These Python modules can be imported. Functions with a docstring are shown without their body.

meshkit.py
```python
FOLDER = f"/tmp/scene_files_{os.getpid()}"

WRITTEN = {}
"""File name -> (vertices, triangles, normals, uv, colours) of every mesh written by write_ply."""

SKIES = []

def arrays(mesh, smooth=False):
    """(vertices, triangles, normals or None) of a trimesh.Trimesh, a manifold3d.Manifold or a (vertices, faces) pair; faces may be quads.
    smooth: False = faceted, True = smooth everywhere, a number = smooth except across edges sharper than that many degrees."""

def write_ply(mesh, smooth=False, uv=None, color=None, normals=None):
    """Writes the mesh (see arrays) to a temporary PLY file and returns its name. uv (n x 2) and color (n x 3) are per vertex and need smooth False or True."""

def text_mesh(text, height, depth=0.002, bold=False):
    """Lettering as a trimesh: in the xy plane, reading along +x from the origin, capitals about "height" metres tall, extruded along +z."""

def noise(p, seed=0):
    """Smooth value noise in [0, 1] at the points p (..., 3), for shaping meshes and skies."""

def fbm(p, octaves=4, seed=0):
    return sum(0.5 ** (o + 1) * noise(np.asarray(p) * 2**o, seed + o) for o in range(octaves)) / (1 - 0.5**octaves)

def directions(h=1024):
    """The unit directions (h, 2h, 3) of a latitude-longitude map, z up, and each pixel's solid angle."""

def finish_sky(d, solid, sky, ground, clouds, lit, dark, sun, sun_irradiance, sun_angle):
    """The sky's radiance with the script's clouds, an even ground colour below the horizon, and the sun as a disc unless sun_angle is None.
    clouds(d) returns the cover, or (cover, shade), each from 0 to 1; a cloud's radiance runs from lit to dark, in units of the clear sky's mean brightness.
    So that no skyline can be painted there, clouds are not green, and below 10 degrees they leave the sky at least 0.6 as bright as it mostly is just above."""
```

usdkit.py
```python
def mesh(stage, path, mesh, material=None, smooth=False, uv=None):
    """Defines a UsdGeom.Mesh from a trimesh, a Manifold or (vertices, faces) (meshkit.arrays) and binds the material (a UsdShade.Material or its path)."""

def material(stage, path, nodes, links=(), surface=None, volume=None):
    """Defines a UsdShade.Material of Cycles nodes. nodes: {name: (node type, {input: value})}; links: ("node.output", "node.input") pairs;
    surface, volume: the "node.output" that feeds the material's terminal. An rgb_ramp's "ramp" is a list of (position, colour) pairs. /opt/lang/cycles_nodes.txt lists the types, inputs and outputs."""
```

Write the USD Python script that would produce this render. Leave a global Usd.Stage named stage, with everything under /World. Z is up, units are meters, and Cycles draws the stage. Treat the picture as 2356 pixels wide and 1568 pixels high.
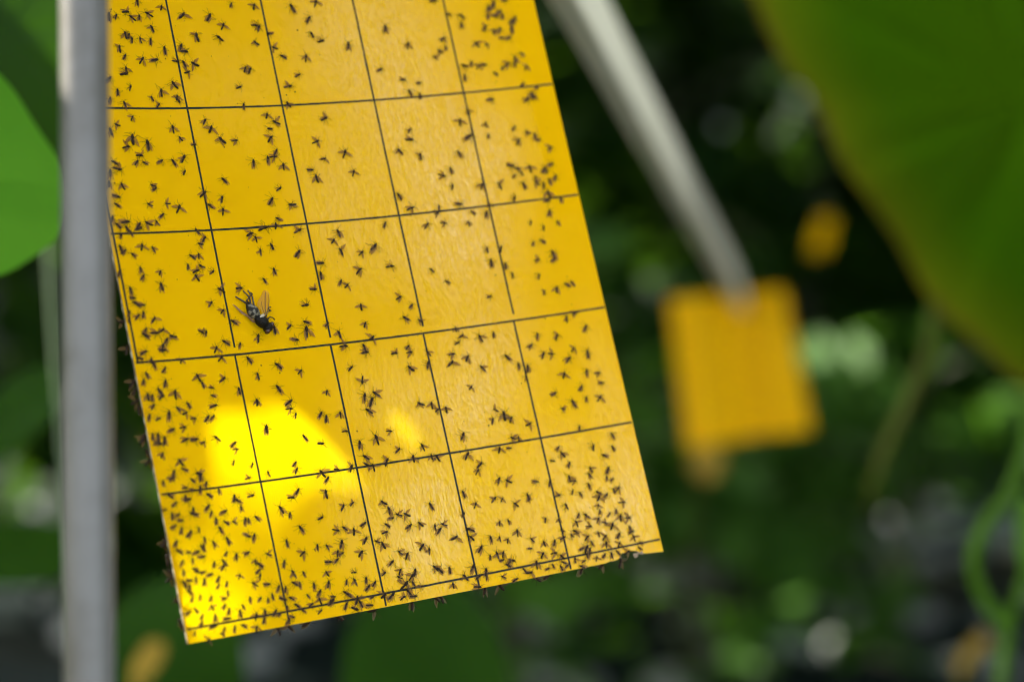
import math, random, numpy as np, trimesh, usdkit
from pxr import Usd, UsdGeom, UsdLux, UsdShade, Gf, Sdf, Vt
import meshkit

random.seed(7)
rng = np.random.default_rng(7)
stage = Usd.Stage.CreateInMemory()
UsdGeom.SetStageUpAxis(stage, 'Z')
UsdGeom.SetStageMetersPerUnit(stage, 1.0)
UsdGeom.Xform.Define(stage, '/World')
UsdGeom.Scope.Define(stage, '/World/Looks')

# ------------------------------------------------------------------ camera
PITCH = math.radians(12)
CAM = np.array([0.0, 0.0, 1.25])
RIGHT = np.array([1.0, 0, 0])
FWD = np.array([0, math.cos(PITCH), -math.sin(PITCH)])
DOWN = np.array([0, -math.sin(PITCH), -math.cos(PITCH)])
RCW = np.stack([RIGHT, DOWN, FWD], 1)          # camera axes as columns
cam = UsdGeom.Camera.Define(stage, '/World/Camera')
M = np.eye(4)
M[0, :3], M[1, :3], M[2, :3], M[3, :3] = RIGHT, -DOWN, -FWD, CAM
cam.AddTransformOp().Set(Gf.Matrix4d(*M.ravel().tolist()))
FPX = 4600.0
cam.CreateHorizontalApertureAttr(36.0)
cam.CreateFocalLengthAttr(FPX / 2356 * 36)
cam.CreateFStopAttr(8.2)
cam.CreateFocusDistanceAttr(0.376)
cam.CreateClippingRangeAttr((0.02, 1000.0))
cam.CreateExposureAttr(2.5)

# ------------------------------------------------------------------ sky and sun
SUN = np.array([-0.78, 0.34, 0.52])
SUN /= np.linalg.norm(SUN)
sky = usdkit.material(stage, '/World/Looks/sky', {
    's': ('sky_texture', {'sky_type': 'single_scattering', 'sun_disc': False, 'sun_elevation': math.asin(SUN[2]),
                          'sun_rotation': math.atan2(SUN[0], SUN[1]), 'aerosol_density': 2.0}),
    'b': ('background_shader', {'strength': 0.15}), 'h': ('hsv', {'saturation': .4})}, [('s.color', 'h.color'), ('h.color', 'b.color')], surface='b.background')
dome = UsdLux.DomeLight.Define(stage, '/World/sky')
UsdShade.MaterialBindingAPI.Apply(dome.GetPrim()).Bind(sky)
sun = UsdLux.DistantLight.Define(stage, '/World/sun')
sun.CreateIntensityAttr(1.0)
sun.CreateAngleAttr(0.5)
sun.CreateColorAttr(Gf.Vec3f(1.0, 0.94, 0.84))
sun.GetPrim().CreateAttribute('inputs:normalize', Sdf.ValueTypeNames.Bool).Set(True)
z = SUN
x = np.cross([0, 0, 1.0], z); x /= np.linalg.norm(x)
y = np.cross(z, x)
M = np.eye(4); M[0, :3], M[1, :3], M[2, :3] = x, y, z
sun.AddTransformOp().Set(Gf.Matrix4d(*M.ravel().tolist()))

# ------------------------------------------------------------------ helpers
used = {}


def numbered(parent, name):
    k = used.get((parent, name), 0)
    used[(parent, name)] = k + 1
    return name if k == 0 else '%s_%03d' % (name, k)


def tag(prim, label=None, cat=None, group=None, kind=None):
    prim = prim.GetPrim()
    for k, v in (('label', label), ('category', cat), ('group', group), ('kind', kind)):
        if v:
            prim.SetCustomDataByKey(k, v)
    return prim


def thing(name, label, cat, group=None, mat4=None, kind=None):
    x = UsdGeom.Xform.Define(stage, '/World/' + numbered('/World', name))
    if mat4 is not None:
        x.AddTransformOp().Set(Gf.Matrix4d(*np.asarray(mat4).T.ravel().tolist()))
    return tag(x, label, cat, group, kind)


def obj(name, mesh, mat, parent=None, smooth=False, **kw):
    base = '/World' if parent is None else str(parent.GetPath())
    return usdkit.mesh(stage, base + '/' + numbered(base, name), mesh, mat, smooth=smooth, **kw).GetPrim()


def at(px, py, depth):
    """World point seen at (px, py) of the 2356 x 1568 picture at this depth in metres."""
    return CAM + RCW @ (np.array([(px - 1178) / FPX, (py - 784) / FPX, 1.0]) * depth)


def unit(v):
    return np.asarray(v, float) / np.linalg.norm(v)


def translate(v):
    m = np.eye(4); m[:3, 3] = v
    return m


def join(parts):
    parts = [p for p in parts if p is not None]
    vs, fs, n = [], [], 0
    for p in parts:
        v, f = (p.vertices, p.faces) if hasattr(p, 'vertices') else p
        vs.append(np.asarray(v)); fs.append(np.asarray(f) + n); n += len(v)
    return np.vstack(vs), np.vstack(fs)


def tube(pts, radii, sides=8, caps=True):
    pts = np.asarray(pts, float)
    radii = np.full(len(pts), radii) if np.ndim(radii) == 0 else np.asarray(radii, float)
    t = np.gradient(pts, axis=0); t /= np.linalg.norm(t, axis=1, keepdims=True) + 1e-12
    a = np.array([0, 0, 1.0]) if abs(t[0][2]) < .9 else np.array([1.0, 0, 0])
    vs = []
    u = np.cross(t[0], a); u /= np.linalg.norm(u)
    for p, d, r in zip(pts, t, radii):
        u = u - d * (u @ d); u /= np.linalg.norm(u)
        w = np.cross(d, u)
        ang = np.linspace(0, 2 * np.pi, sides, endpoint=False)
        vs.append(p + r * (np.cos(ang)[:, None] * u + np.sin(ang)[:, None] * w))
    n = len(pts); v = np.vstack(vs); f = []
    for i in range(n - 1):
        for j in range(sides):
            k = (j + 1) % sides
            a0, b0, c0, d0 = i * sides + j, i * sides + k, (i + 1) * sides + k, (i + 1) * sides + j
            f += [(a0, b0, c0), (a0, c0, d0)]
    if caps:
        v = np.vstack([v, pts[0], pts[-1]])
        for j in range(sides):
            k = (j + 1) % sides
            f += [(len(v) - 2, k, j), (len(v) - 1, (n - 1) * sides + j, (n - 1) * sides + k)]
    return v, np.array(f)


def spline(pts, n=24):
    from scipy.interpolate import CubicSpline
    pts = np.asarray(pts, float)
    t = np.r_[0, np.cumsum(np.linalg.norm(np.diff(pts, axis=0), axis=1))]
    return CubicSpline(t, pts)(np.linspace(0, t[-1], n))


def ellipsoid(c, r, axis=(1, 0, 0), sub=1):
    m = trimesh.creation.icosphere(sub, 1.0)
    v = m.vertices * np.asarray(r)
    x = unit(axis); a = np.array([0, 0, 1.0]) if abs(x[2]) < .9 else np.array([0, 1.0, 0])
    y = unit(np.cross(a, x)); w = np.cross(x, y)
    return v @ np.stack([x, y, w]) + np.asarray(c), np.array(m.faces)


def add_float(prim, name, values):
    UsdGeom.PrimvarsAPI(prim).CreatePrimvar(name, Sdf.ValueTypeNames.FloatArray, 'vertex').Set(Vt.FloatArray.FromNumpy(np.asarray(values, np.float32)))


# ------------------------------------------------------------------ materials
def mat(name, nodes, links=(), surface='p.BSDF'):
    return usdkit.material(stage, '/World/Looks/' + name, nodes, links, surface=surface)


def plain(name, color, rough=.6, **kw):
    return mat(name, {'p': ('principled_bsdf', {'base_color': color, 'roughness': rough, **kw})})


def leafy(name, c1, c2, trans=.35, tcol=None, scale=30.0, rough=.5, rim=None, spec=.25):
    nodes = {'tc': ('texture_coordinate', {}), 'n': ('noise_texture', {'scale': scale, 'detail': 3.0}),
             'r': ('rgb_ramp', {'ramp': [(.3, c1), (.7, c2)]}),
             'p': ('principled_bsdf', {'roughness': rough, 'specular_ior_level': spec}),
             't': ('translucent_bsdf', {'color': tcol or (c2[0] * 2, c2[1] * 1.8, c2[2])}), 'm': ('mix_closure', {'fac': trans}),
             'bn': ('noise_texture', {'scale': scale * 4, 'detail': 2.0}), 'b': ('bump', {'strength': .25, 'distance': .002})}
    links = [('tc.object', 'n.vector'), ('n.fac', 'r.fac'), ('tc.object', 'bn.vector'), ('bn.fac', 'b.height'), ('b.normal', 'p.normal'),
             ('p.BSDF', 'm.closure1'), ('t.BSDF', 'm.closure2')]
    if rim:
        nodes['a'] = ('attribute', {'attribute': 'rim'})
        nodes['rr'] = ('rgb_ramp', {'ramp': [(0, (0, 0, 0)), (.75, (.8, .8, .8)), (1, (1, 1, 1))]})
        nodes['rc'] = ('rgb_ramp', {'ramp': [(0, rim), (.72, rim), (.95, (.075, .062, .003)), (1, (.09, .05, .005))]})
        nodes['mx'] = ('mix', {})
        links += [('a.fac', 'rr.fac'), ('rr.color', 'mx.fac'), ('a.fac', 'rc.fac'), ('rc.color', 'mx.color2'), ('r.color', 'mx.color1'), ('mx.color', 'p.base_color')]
    else:
        links += [('r.color', 'p.base_color')]
    return mat(name, nodes, links, surface='m.closure')


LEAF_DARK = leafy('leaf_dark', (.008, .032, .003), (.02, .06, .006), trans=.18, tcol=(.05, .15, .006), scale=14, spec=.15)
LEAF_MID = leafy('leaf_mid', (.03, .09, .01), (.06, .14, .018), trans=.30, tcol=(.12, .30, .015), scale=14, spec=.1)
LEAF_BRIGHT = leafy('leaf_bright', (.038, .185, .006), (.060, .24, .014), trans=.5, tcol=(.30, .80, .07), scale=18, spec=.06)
LEAF_BIG = leafy('leaf_big', (.012, .042, .0006), (.020, .053, .0008), trans=.2, tcol=(.16, .3, .01), scale=9, spec=.0, rim=(.06, .075, .002))  # rim's olive band paints light caught on the curl; brown margin is own colour
LEAF_DRY = leafy('leaf_dry', (.27, .16, .02), (.38, .25, .04), trans=.3, tcol=(.6, .4, .06), scale=20)
STEM = plain('stem', (.038, .092, .005), .6, specular_ior_level=.08)
STEM_PALE = plain('stem_pale', (.055, .065, .006), .6, specular_ior_level=.1)
BARK = plain('plant_stem', (.06, .07, .03), .8)

# ------------------------------------------------------------------ ground
GROUND_M = mat('ground', {
    'tc': ('texture_coordinate', {}), 'n': ('noise_texture', {'scale': 3.5, 'detail': 6.0}),
    'r': ('rgb_ramp', {'ramp': [(.35, (.008, .016, .015)), (.55, (.016, .026, .023)), (.7, (.034, .03, .018))]}),
    'n2': ('noise_texture', {'scale': 60.0, 'detail': 4.0}), 'b': ('bump', {'strength': .8, 'distance': .02}),
    'p': ('principled_bsdf', {'roughness': .85, 'specular_ior_level': .1})},
    [('tc.object', 'n.vector'), ('n.fac', 'r.fac'), ('r.color', 'p.base_color'), ('tc.object', 'n2.vector'), ('n2.fac', 'b.height'), ('b.normal', 'p.normal')])
gx, gy = np.meshgrid(np.r_[-60, -20, -8, np.linspace(-4, 4, 60), 8, 20, 60], np.r_[-40, -10, -2, np.linspace(0, 9, 70), 15, 40, 100], indexing='ij')
gz = .035 * meshkit.fbm(np.c_[gx.ravel() * 1.3, gy.ravel() * 1.3, np.zeros(gx.size)]) if hasattr(meshkit, 'fbm') else np.zeros(gx.size)
gv = np.c_[gx.ravel(), gy.ravel(), gz]
ny = gx.shape[1]
idx = np.arange(gx.size).reshape(gx.shape)
gf = np.stack([idx[:-1, :-1], idx[1:, :-1], idx[1:, 1:], idx[:-1, 1:]], -1).reshape(-1, 4)
g = obj('ground', (gv, gf), GROUND_M, smooth=True)
tag(g, 'dark soil and weed mat between the plants', 'ground', kind='structure')


def gheight(px, py):
    d = (gv[:, 0] - px) ** 2 + (gv[:, 1] - py) ** 2
    return gv[d.argmin(), 2]


# pale stones strewn over the soil
STONE = mat('stone', {'o': ('geometry', {}), 'r': ('rgb_ramp', {'ramp': [(0, (.22, .23, .215)), (.5, (.40, .40, .37)), (.8, (.34, .25, .14)), (1, (.18, .2, .18))]}),
                      'p': ('principled_bsdf', {'roughness': .5})}, [('o.random_per_island', 'r.fac'), ('r.color', 'p.base_color')])
st = []
GAPS = []
for k in range(300):
    yy = 2.2 + 3.2 * rng.random()
    xx = (rng.random() - .5) * (1.6 + .5 * yy)
    if meshkit.fbm(np.array([[xx * 1.6, yy * 1.2, 3.0]]))[0] < .47:
        continue
    r = .012 + .040 * rng.random() ** 2
    st.append(ellipsoid((xx, yy, gheight(xx, yy) + r * .3), (r * rng.uniform(.8, 1.5), r, r * .6), axis=(math.cos(k), math.sin(k), 0), sub=1))
for px, py, n_ in ((1690, 1120, 5), (1640, 1180, 4), (2180, 1180, 3), (2090, 1330, 7), (2000, 1390, 6), (2030, 1470, 5), (1600, 1270, 4), (1500, 1330, 4), (660, 1470, 4), (430, 1180, 2), (300, 1230, 1), (1750, 1010, 3), (1980, 1230, 3), (2110, 1260, 4)):
    ray = at(px, py, 1.0) - CAM
    q = CAM - ray * CAM[2] / ray[2]
    GAPS.append(q)
    for k in range(n_):
        xx, yy = q[0] + rng.normal() * .06, q[1] + rng.normal() * .14
        r = rng.uniform(.018, .042)
        st.append(ellipsoid((xx, yy, gheight(xx, yy) + r * .3), (r * rng.uniform(.9, 1.4), r, r * .7), axis=(math.cos(k), math.sin(k), 0), sub=2))
# openings cut through the added foliage so sun spots fall on the bushes behind
GAPS += [at(px, py, dep) for px, py, dep in ((1600, 175, 5.0), (1650, 120, 5.3), (1790, 130, 5.0), (1700, 230, 5.5), (1890, 640, 5.0), (1500, 640, 5.0), (1640, 30, 5.2), (1780, 320, 5.4),
                                             (1480, 420, 5.6), (1830, 470, 5.3), (2060, 700, 5.0), (1960, 860, 4.9), (2080, 980, 4.9), (1900, 960, 5.0), (2240, 1000, 5.0), (1540, 860, 5.2), (1380, 300, 5.5), (1560, 520, 5.1))]


def in_gap(p):
    out = np.zeros(len(p), bool)
    for q in GAPS:
        d = p - q
        out |= np.linalg.norm(d - (d @ SUN)[:, None] * SUN, axis=1) < .27
    return out


tag(obj('pebbles', join(st), STONE, smooth=True), 'pale grey and brownish pebbles scattered on the dark soil', 'pebbles', kind='stuff')


# ------------------------------------------------------------------ leaves
def leaf_polar(outline, rings=10, fold=.15, droop=.0, wav=.0, tip_dir=(0, -1), seed=0):
    """A leaf blade from a closed outline (n x 2, metres); z is away from the midrib plane. Returns vertices, faces and the radial share of each vertex."""
    o = np.asarray(outline, float)
    c = o.mean(0)
    r_ = np.random.default_rng(seed)
    L = np.ptp(o, axis=0).max()
    n = len(o)
    vs, rim = [np.r_[c, 0]], [0.0]
    d = unit(tip_dir)
    ph = r_.random(3) * 6.28
    for k in range(1, rings + 1):
        t = k / rings
        p = c + (o - c) * t
        across = (p - c) @ np.array([-d[1], d[0]])
        along = (p - c) @ d
        ang = np.arctan2((p - c)[:, 1], (p - c)[:, 0])
        z = fold * np.abs(across) * (1 - .4 * t) - droop * (along ** 2 + .5 * across ** 2) / L + wav * L * t ** 2 * (np.sin(3 * ang + ph[0]) + .6 * np.sin(7 * ang + ph[1]))
        z -= .012 * L * np.exp(-((np.abs(np.sin(4 * ang + ph[2]))) / .18) ** 2) * t * (1 - t) * 3
        vs.append(np.c_[p, z]); rim += [t] * n
    v = np.vstack([vs[0][None]] + vs[1:])
    f = [(0, 1 + j, 1 + (j + 1) % n) for j in range(n)]
    for k in range(rings - 1):
        a, b = 1 + k * n, 1 + (k + 1) * n
        for j in range(n):
            q = (j + 1) % n
            f += [(a + j, b + j, b + q), (a + j, b + q, a + q)]
    return v, np.array(f), np.array(rim)


def smooth_closed(pts, n=72):
    from scipy.interpolate import CubicSpline
    p = np.asarray(pts, float); p = np.vstack([p, p[:1]])
    t = np.r_[0, np.cumsum(np.linalg.norm(np.diff(p, axis=0), axis=1))]
    return CubicSpline(t, p, bc_type='periodic')(np.linspace(0, t[-1], n + 1)[:-1])


def leaf_outline(length, width, n=60, lobes=.06, seed=0):
    r_ = np.random.default_rng(seed)
    t = np.linspace(0, 2 * np.pi, n, endpoint=False)
    s = (1 - np.cos(t)) / 2                                  # 0 at the base, 1 at the tip
    w = np.sin(np.pi * s ** .72) * (1 + lobes * np.sin(5 * np.pi * s + r_.random() * 3))
    x = np.sign(np.sin(t)) * w * width / 2
    y = -(s + .10 * np.exp(-(s / .12) ** 2) * np.abs(np.sign(np.sin(t))) * -1) * length
    return np.c_[x, y]


def frame(origin, xdir, ydir):
    x = unit(xdir); y = np.asarray(ydir, float); y = unit(y - x * (y @ x))
    m = np.eye(4); m[:3, 0], m[:3, 1], m[:3, 2], m[:3, 3] = x, y, np.cross(x, y), origin
    return m


def place(v, m):
    return v @ m[:3, :3].T + m[:3, 3]


def picture_leaf(parent, pts, depth, mat_, tilt=(0, 0), rings=12, n=90, name='leaf', label=None, **kw):
    """A near leaf blade: its outline lies in a plane at this depth, turned by the tilt (slopes of depth along right and down)."""
    P = smooth_closed(pts, n)
    c = P.mean(0)
    s = depth / FPX
    loc = (P - c) * s * np.array([math.hypot(1, tilt[0]), -math.hypot(1, tilt[1])])
    m = frame(at(c[0], c[1], depth), RIGHT + FWD * tilt[0], -DOWN - FWD * tilt[1])
    v, f, rim = leaf_polar(loc, rings, **kw)
    o = obj(name, (place(v, m), f), mat_, parent, smooth=True)
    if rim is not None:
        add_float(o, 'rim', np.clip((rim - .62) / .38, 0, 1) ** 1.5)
    if label:
        tag(o, label)
    return o


def px_path(pts):
    return np.array([at(*p) for p in pts])


def stem(parent, pts, r, mat_=STEM, name='stem', n=30, sides=10, **kw):
    p = spline(pts, n) if len(pts) > 2 else np.asarray(pts)
    rr = np.linspace(r, r * .8, len(p)) if np.ndim(r) == 0 else np.interp(np.linspace(0, 1, len(p)), np.linspace(0, 1, len(r)), r)
    return obj(name, tube(p, rr, sides), mat_, parent, smooth=50, **kw)


# --- the big leaf on the right, with its plant
pl = thing('leafy_plant', 'tall plant with one huge dark green leaf filling the upper right corner', 'plant')
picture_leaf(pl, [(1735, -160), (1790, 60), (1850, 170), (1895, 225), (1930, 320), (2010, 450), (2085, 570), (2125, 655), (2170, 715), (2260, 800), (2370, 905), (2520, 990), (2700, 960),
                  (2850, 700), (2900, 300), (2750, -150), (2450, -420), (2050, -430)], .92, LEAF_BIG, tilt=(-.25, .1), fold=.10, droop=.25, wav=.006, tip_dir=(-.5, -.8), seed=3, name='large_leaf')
base = np.array([.62, 1.15, 0])
stem(pl, [base, base + [.02, 0, .5], at(2750, 500, .98), at(2450, 250, .935)], [.011, .010, .007, .004], STEM, 'stem')
stem(pl, [at(2160, 660, 1.0), at(2145, 780, 1.0), at(2100, 900, 1.0), at(2045, 1010, 1.0), at(2010, 1110, 1.01), at(1998, 1160, 1.02)], [.0035, .0034, .0032, .003, .0024, .0012], STEM_PALE, 'petiole')
picture_leaf(pl, [(2145, 690), (2175, 730), (2180, 800), (2160, 850), (2135, 870), (2118, 820), (2115, 750)], 1.02, LEAF_MID, tilt=(.3, 0), fold=.1, name='small_leaf', rings=5, n=40)

# --- the left plant: bright leaf in front of a dark one
pl = thing('climbing_plant', 'plant at the left edge with a bright sunlit leaf before dark ones', 'plant')
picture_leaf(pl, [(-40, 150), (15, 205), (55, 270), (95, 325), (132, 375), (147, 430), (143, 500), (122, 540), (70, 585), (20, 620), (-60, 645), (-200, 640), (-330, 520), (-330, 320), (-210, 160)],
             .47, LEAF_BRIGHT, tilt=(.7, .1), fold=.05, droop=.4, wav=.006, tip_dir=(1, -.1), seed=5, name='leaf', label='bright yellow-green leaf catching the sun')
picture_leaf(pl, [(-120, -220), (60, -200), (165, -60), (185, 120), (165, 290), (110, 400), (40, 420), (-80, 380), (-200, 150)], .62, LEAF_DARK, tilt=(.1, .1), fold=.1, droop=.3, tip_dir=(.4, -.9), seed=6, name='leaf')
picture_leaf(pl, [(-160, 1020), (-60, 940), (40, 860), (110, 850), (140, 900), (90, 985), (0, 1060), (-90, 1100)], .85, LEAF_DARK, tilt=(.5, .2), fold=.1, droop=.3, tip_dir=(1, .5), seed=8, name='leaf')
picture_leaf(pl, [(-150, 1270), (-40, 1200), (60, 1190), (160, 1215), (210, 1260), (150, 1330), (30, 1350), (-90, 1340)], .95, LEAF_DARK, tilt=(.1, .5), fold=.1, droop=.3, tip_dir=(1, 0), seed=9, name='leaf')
b0 = np.array([-.42, .72, 0])
stem(pl, [b0, b0 + [.03, .02, .5], at(-420, 1000, .7), at(-420, 300, .6), at(-420, -400, .6), at(-350, -1800, .75), at(-200, -3200, .9)], [.010, .009, .008, .007, .006, .005, .004], STEM, 'stem')
stem(pl, [at(-430, 420, .6), at(-380, 400, .55), at(-300, 420, .485)], .002, STEM, 'petiole')
stem(pl, [at(-420, 1000, .7), at(-250, 1060, .8), at(-60, 1040, .86)], .002, STEM, 'petiole')
CLIMBER = pl

# --- low leaves under the trap and at the right edge
pl = thing('low_plant', 'low dark plant whose broad leaf lies below the yellow card', 'plant')
picture_leaf(pl, [(815, 1420), (880, 1370), (960, 1350), (1060, 1370), (1130, 1440), (1165, 1540), (1180, 1680), (1100, 1820), (960, 1850), (850, 1780), (790, 1620), (790, 1500)], 1.0, LEAF_DARK, tilt=(.1, .5), fold=.08, droop=.3, tip_dir=(.2, 1), seed=11, name='leaf')
picture_leaf(pl, [(270, 1400), (400, 1330), (520, 1400), (560, 1520), (520, 1680), (380, 1760), (260, 1700), (215, 1540)], .95, LEAF_DARK, tilt=(.2, .4), fold=.08, droop=.3, tip_dir=(-.3, 1), seed=12, name='leaf')
stem(pl, [np.array([-.05, 1.5, 0]), at(950, 2300, 1.25), at(960, 1900, 1.08), at(960, 1700, 1.01)], [.007, .006, .004, .003], STEM, 'stem')
stem(pl, [at(950, 2300, 1.25), at(600, 2000, 1.05), at(400, 1650, .96)], .004, STEM, 'petiole')

pl = thing('young_plant', 'young plant at the lower right with a curved bright green shoot', 'plant')
stem(pl, [np.array([.33, .95, .35]), at(2290, 1700, .84), at(2308, 1560, .82), at(2330, 1400, .8), at(2370, 1300, .8)], [.006, .005, .003, .0026, .0022], STEM, 'stem')
stem(pl, [at(2320, 1440, .8), at(2280, 1400, .8), at(2245, 1330, .795), at(2240, 1270, .79), at(2258, 1220, .79), at(2310, 1150, .785), at(2350, 1060, .78), at(2380, 900, .78)], [.0029, .0028, .0027, .0027, .0026, .0026, .0023, .002], STEM, 'shoot')
stem(pl, [np.array([.33, .95, 0]), np.array([.33, .95, .36])], .006, BARK, 'stem')
picture_leaf(pl, [(2340, 1130), (2390, 1180), (2430, 1270), (2400, 1370), (2360, 1330), (2330, 1240)], .8, LEAF_MID, tilt=(.6, .1), fold=.1, name='leaf', rings=5, n=40)

# --- yellowed leaves; the last one stands in for an orange glint
for pts, dep, lab in (([(300, 1560), (318, 1500), (345, 1470), (375, 1475), (372, 1515), (345, 1560), (315, 1600)], .9, 'yellowed leaf low down behind the foot of the grey post'),
                      ([(2200, 1530), (2225, 1480), (2262, 1450), (2272, 1470), (2240, 1520), (2212, 1560)], 1.3, 'small yellowing leaf beside the curved shoot in the lower right corner'),
                      ([(1590, 1040), (1620, 1015), (1655, 1035), (1665, 1075), (1640, 1105), (1600, 1090)], 1.8, 'orange-yellow leaf added for the blurred glint under the smaller sticky card')):
    q = thing('yellowed_leaf', lab, 'leaf')
    picture_leaf(q, pts, dep, LEAF_DRY, tilt=(.2, .3), rings=5, n=36, fold=.1, name='blade')
    c = np.mean(pts, 0)
    stem(q, [at(c[0] - 12, c[1] + 40, dep), at(c[0] - 40, c[1] + 150, dep + .05), at(c[0] - 60, c[1] + 500, dep + .2)], .0015, STEM_PALE, 'petiole')

# ------------------------------------------------------------------ bushes behind
LEAF_BACK = mat('leaf_back', {'g': ('geometry', {}), 'r': ('rgb_ramp', {'ramp': [(0, (.004, .016, .001)), (.6, (.009, .030, .002)), (.84, (.016, .046, .003)), (.9, (.05, .10, .006)), (1, (.12, .21, .02))]}),  # palest leaves stand in for leaves caught by the sun
                            'p': ('principled_bsdf', {'roughness': .5, 'specular_ior_level': .06}), 't': ('translucent_bsdf', {'color': (.08, .19, .010)}), 'm': ('mix_closure', {'fac': .25})},
                [('g.random_per_island', 'r.fac'), ('r.color', 'p.base_color'), ('p.BSDF', 'm.closure1'), ('t.BSDF', 'm.closure2')], surface='m.closure')


LEAF_V = np.array([(0, 0, 0), (.42, .30, .06), (.5, .6, .02), (0, 1.05, -.16), (-.5, .6, .02), (-.42, .30, .06), (0, .5, -.06)])
LEAF_F = np.array([(6, 0, 1), (6, 1, 2), (6, 2, 3), (6, 3, 4), (6, 4, 5), (6, 5, 0)])


def scatter(p, side, along, size):
    """Small bent leaves: p (n x 3) their bases, side and along (n x 3) their directions, size (n). One (vertices, faces)."""
    x = side / np.linalg.norm(side, axis=1, keepdims=True)
    y = along - x * (along * x).sum(1, keepdims=True)
    y /= np.linalg.norm(y, axis=1, keepdims=True)
    w = np.cross(x, y)
    L = LEAF_V[None] * size[:, None, None]
    v = p[:, None] + L[..., :1] * x[:, None] + L[..., 1:2] * y[:, None] + L[..., 2:] * w[:, None]
    return v.reshape(-1, 3), (LEAF_F[None] + 7 * np.arange(len(p))[:, None, None]).reshape(-1, 3)


def bush(seed, h, rad, count, size):
    r_ = np.random.default_rng(seed)
    ca, cz = r_.random(16) * 6.28, r_.random(16)
    i = np.arange(count) % 16
    a, zz = ca[i] + r_.normal(size=count) * .45, cz[i]
    zc = np.clip(zz + r_.normal(size=count) * .07, .02, 1)
    rr = rad * (1 - .5 * (zc - .35) ** 2) * np.sqrt(r_.random(count)) * (.75 + .35 * np.sin(3 * a + zz * 9))
    p = np.c_[rr * np.cos(a), rr * np.sin(a), .05 + zc * h]
    n = r_.normal(size=(3, count))
    out = np.c_[np.cos(a + n[0] * .7), np.sin(a + n[1] * .7), -.5 + n[2] * .45]
    return scatter(p, np.cross(out, [0, 0, 1.0]) + .2 * r_.normal(size=(count, 3)), out, size * r_.uniform(.6, 1.25, count))


def bush_stem(seed, h):
    r_ = np.random.default_rng(seed)
    parts = [tube(spline([(0, 0, -.05), (.03, .02, h * .4), (-.02, .03, h * .95)], 10), np.linspace(.014, .004, 10), 6)]
    for k in range(9):
        z0 = h * (.12 + .09 * k); a = k * 2.4
        parts.append(tube(spline([(0, .02, z0), (.15 * math.cos(a), .15 * math.sin(a), z0 + .1), (.34 * math.cos(a), .34 * math.sin(a), z0 + .08)], 7), np.linspace(.006, .003, 7), 5))
    return join(parts)


def make_bush(kind, x, y, rot, sc, label, group, cache={}):
    if kind not in cache:
        h, rad, cnt, size = ((2.3, .5, 900, .13), (2.0, .55, 800, .15), (1.0, .4, 300, .13), (.5, .28, 120, .10))[kind]
        cp = stage.CreateClassPrim('/World/bush_form_%d' % kind)
        usdkit.mesh(stage, '/World/bush_form_%d/crown' % kind, bush(20 + kind, h, rad, cnt, size), LEAF_BACK if kind < 3 else LEAF_MID, smooth=False)
        usdkit.mesh(stage, '/World/bush_form_%d/trunk' % kind, bush_stem(30 + kind, h), BARK, smooth=40)
        cache[kind] = cp.GetPath()
    c, s = math.cos(rot) * sc, math.sin(rot) * sc
    m = np.array([[c, -s, 0, x], [s, c, 0, y], [0, 0, sc, gheight(x, y)], [0, 0, 0, 1]])
    t = thing('bushy_plant', label, 'plant', group, m)
    t.GetReferences().AddInternalReference(cache[kind]); t.SetInstanceable(True)
    return t


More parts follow.
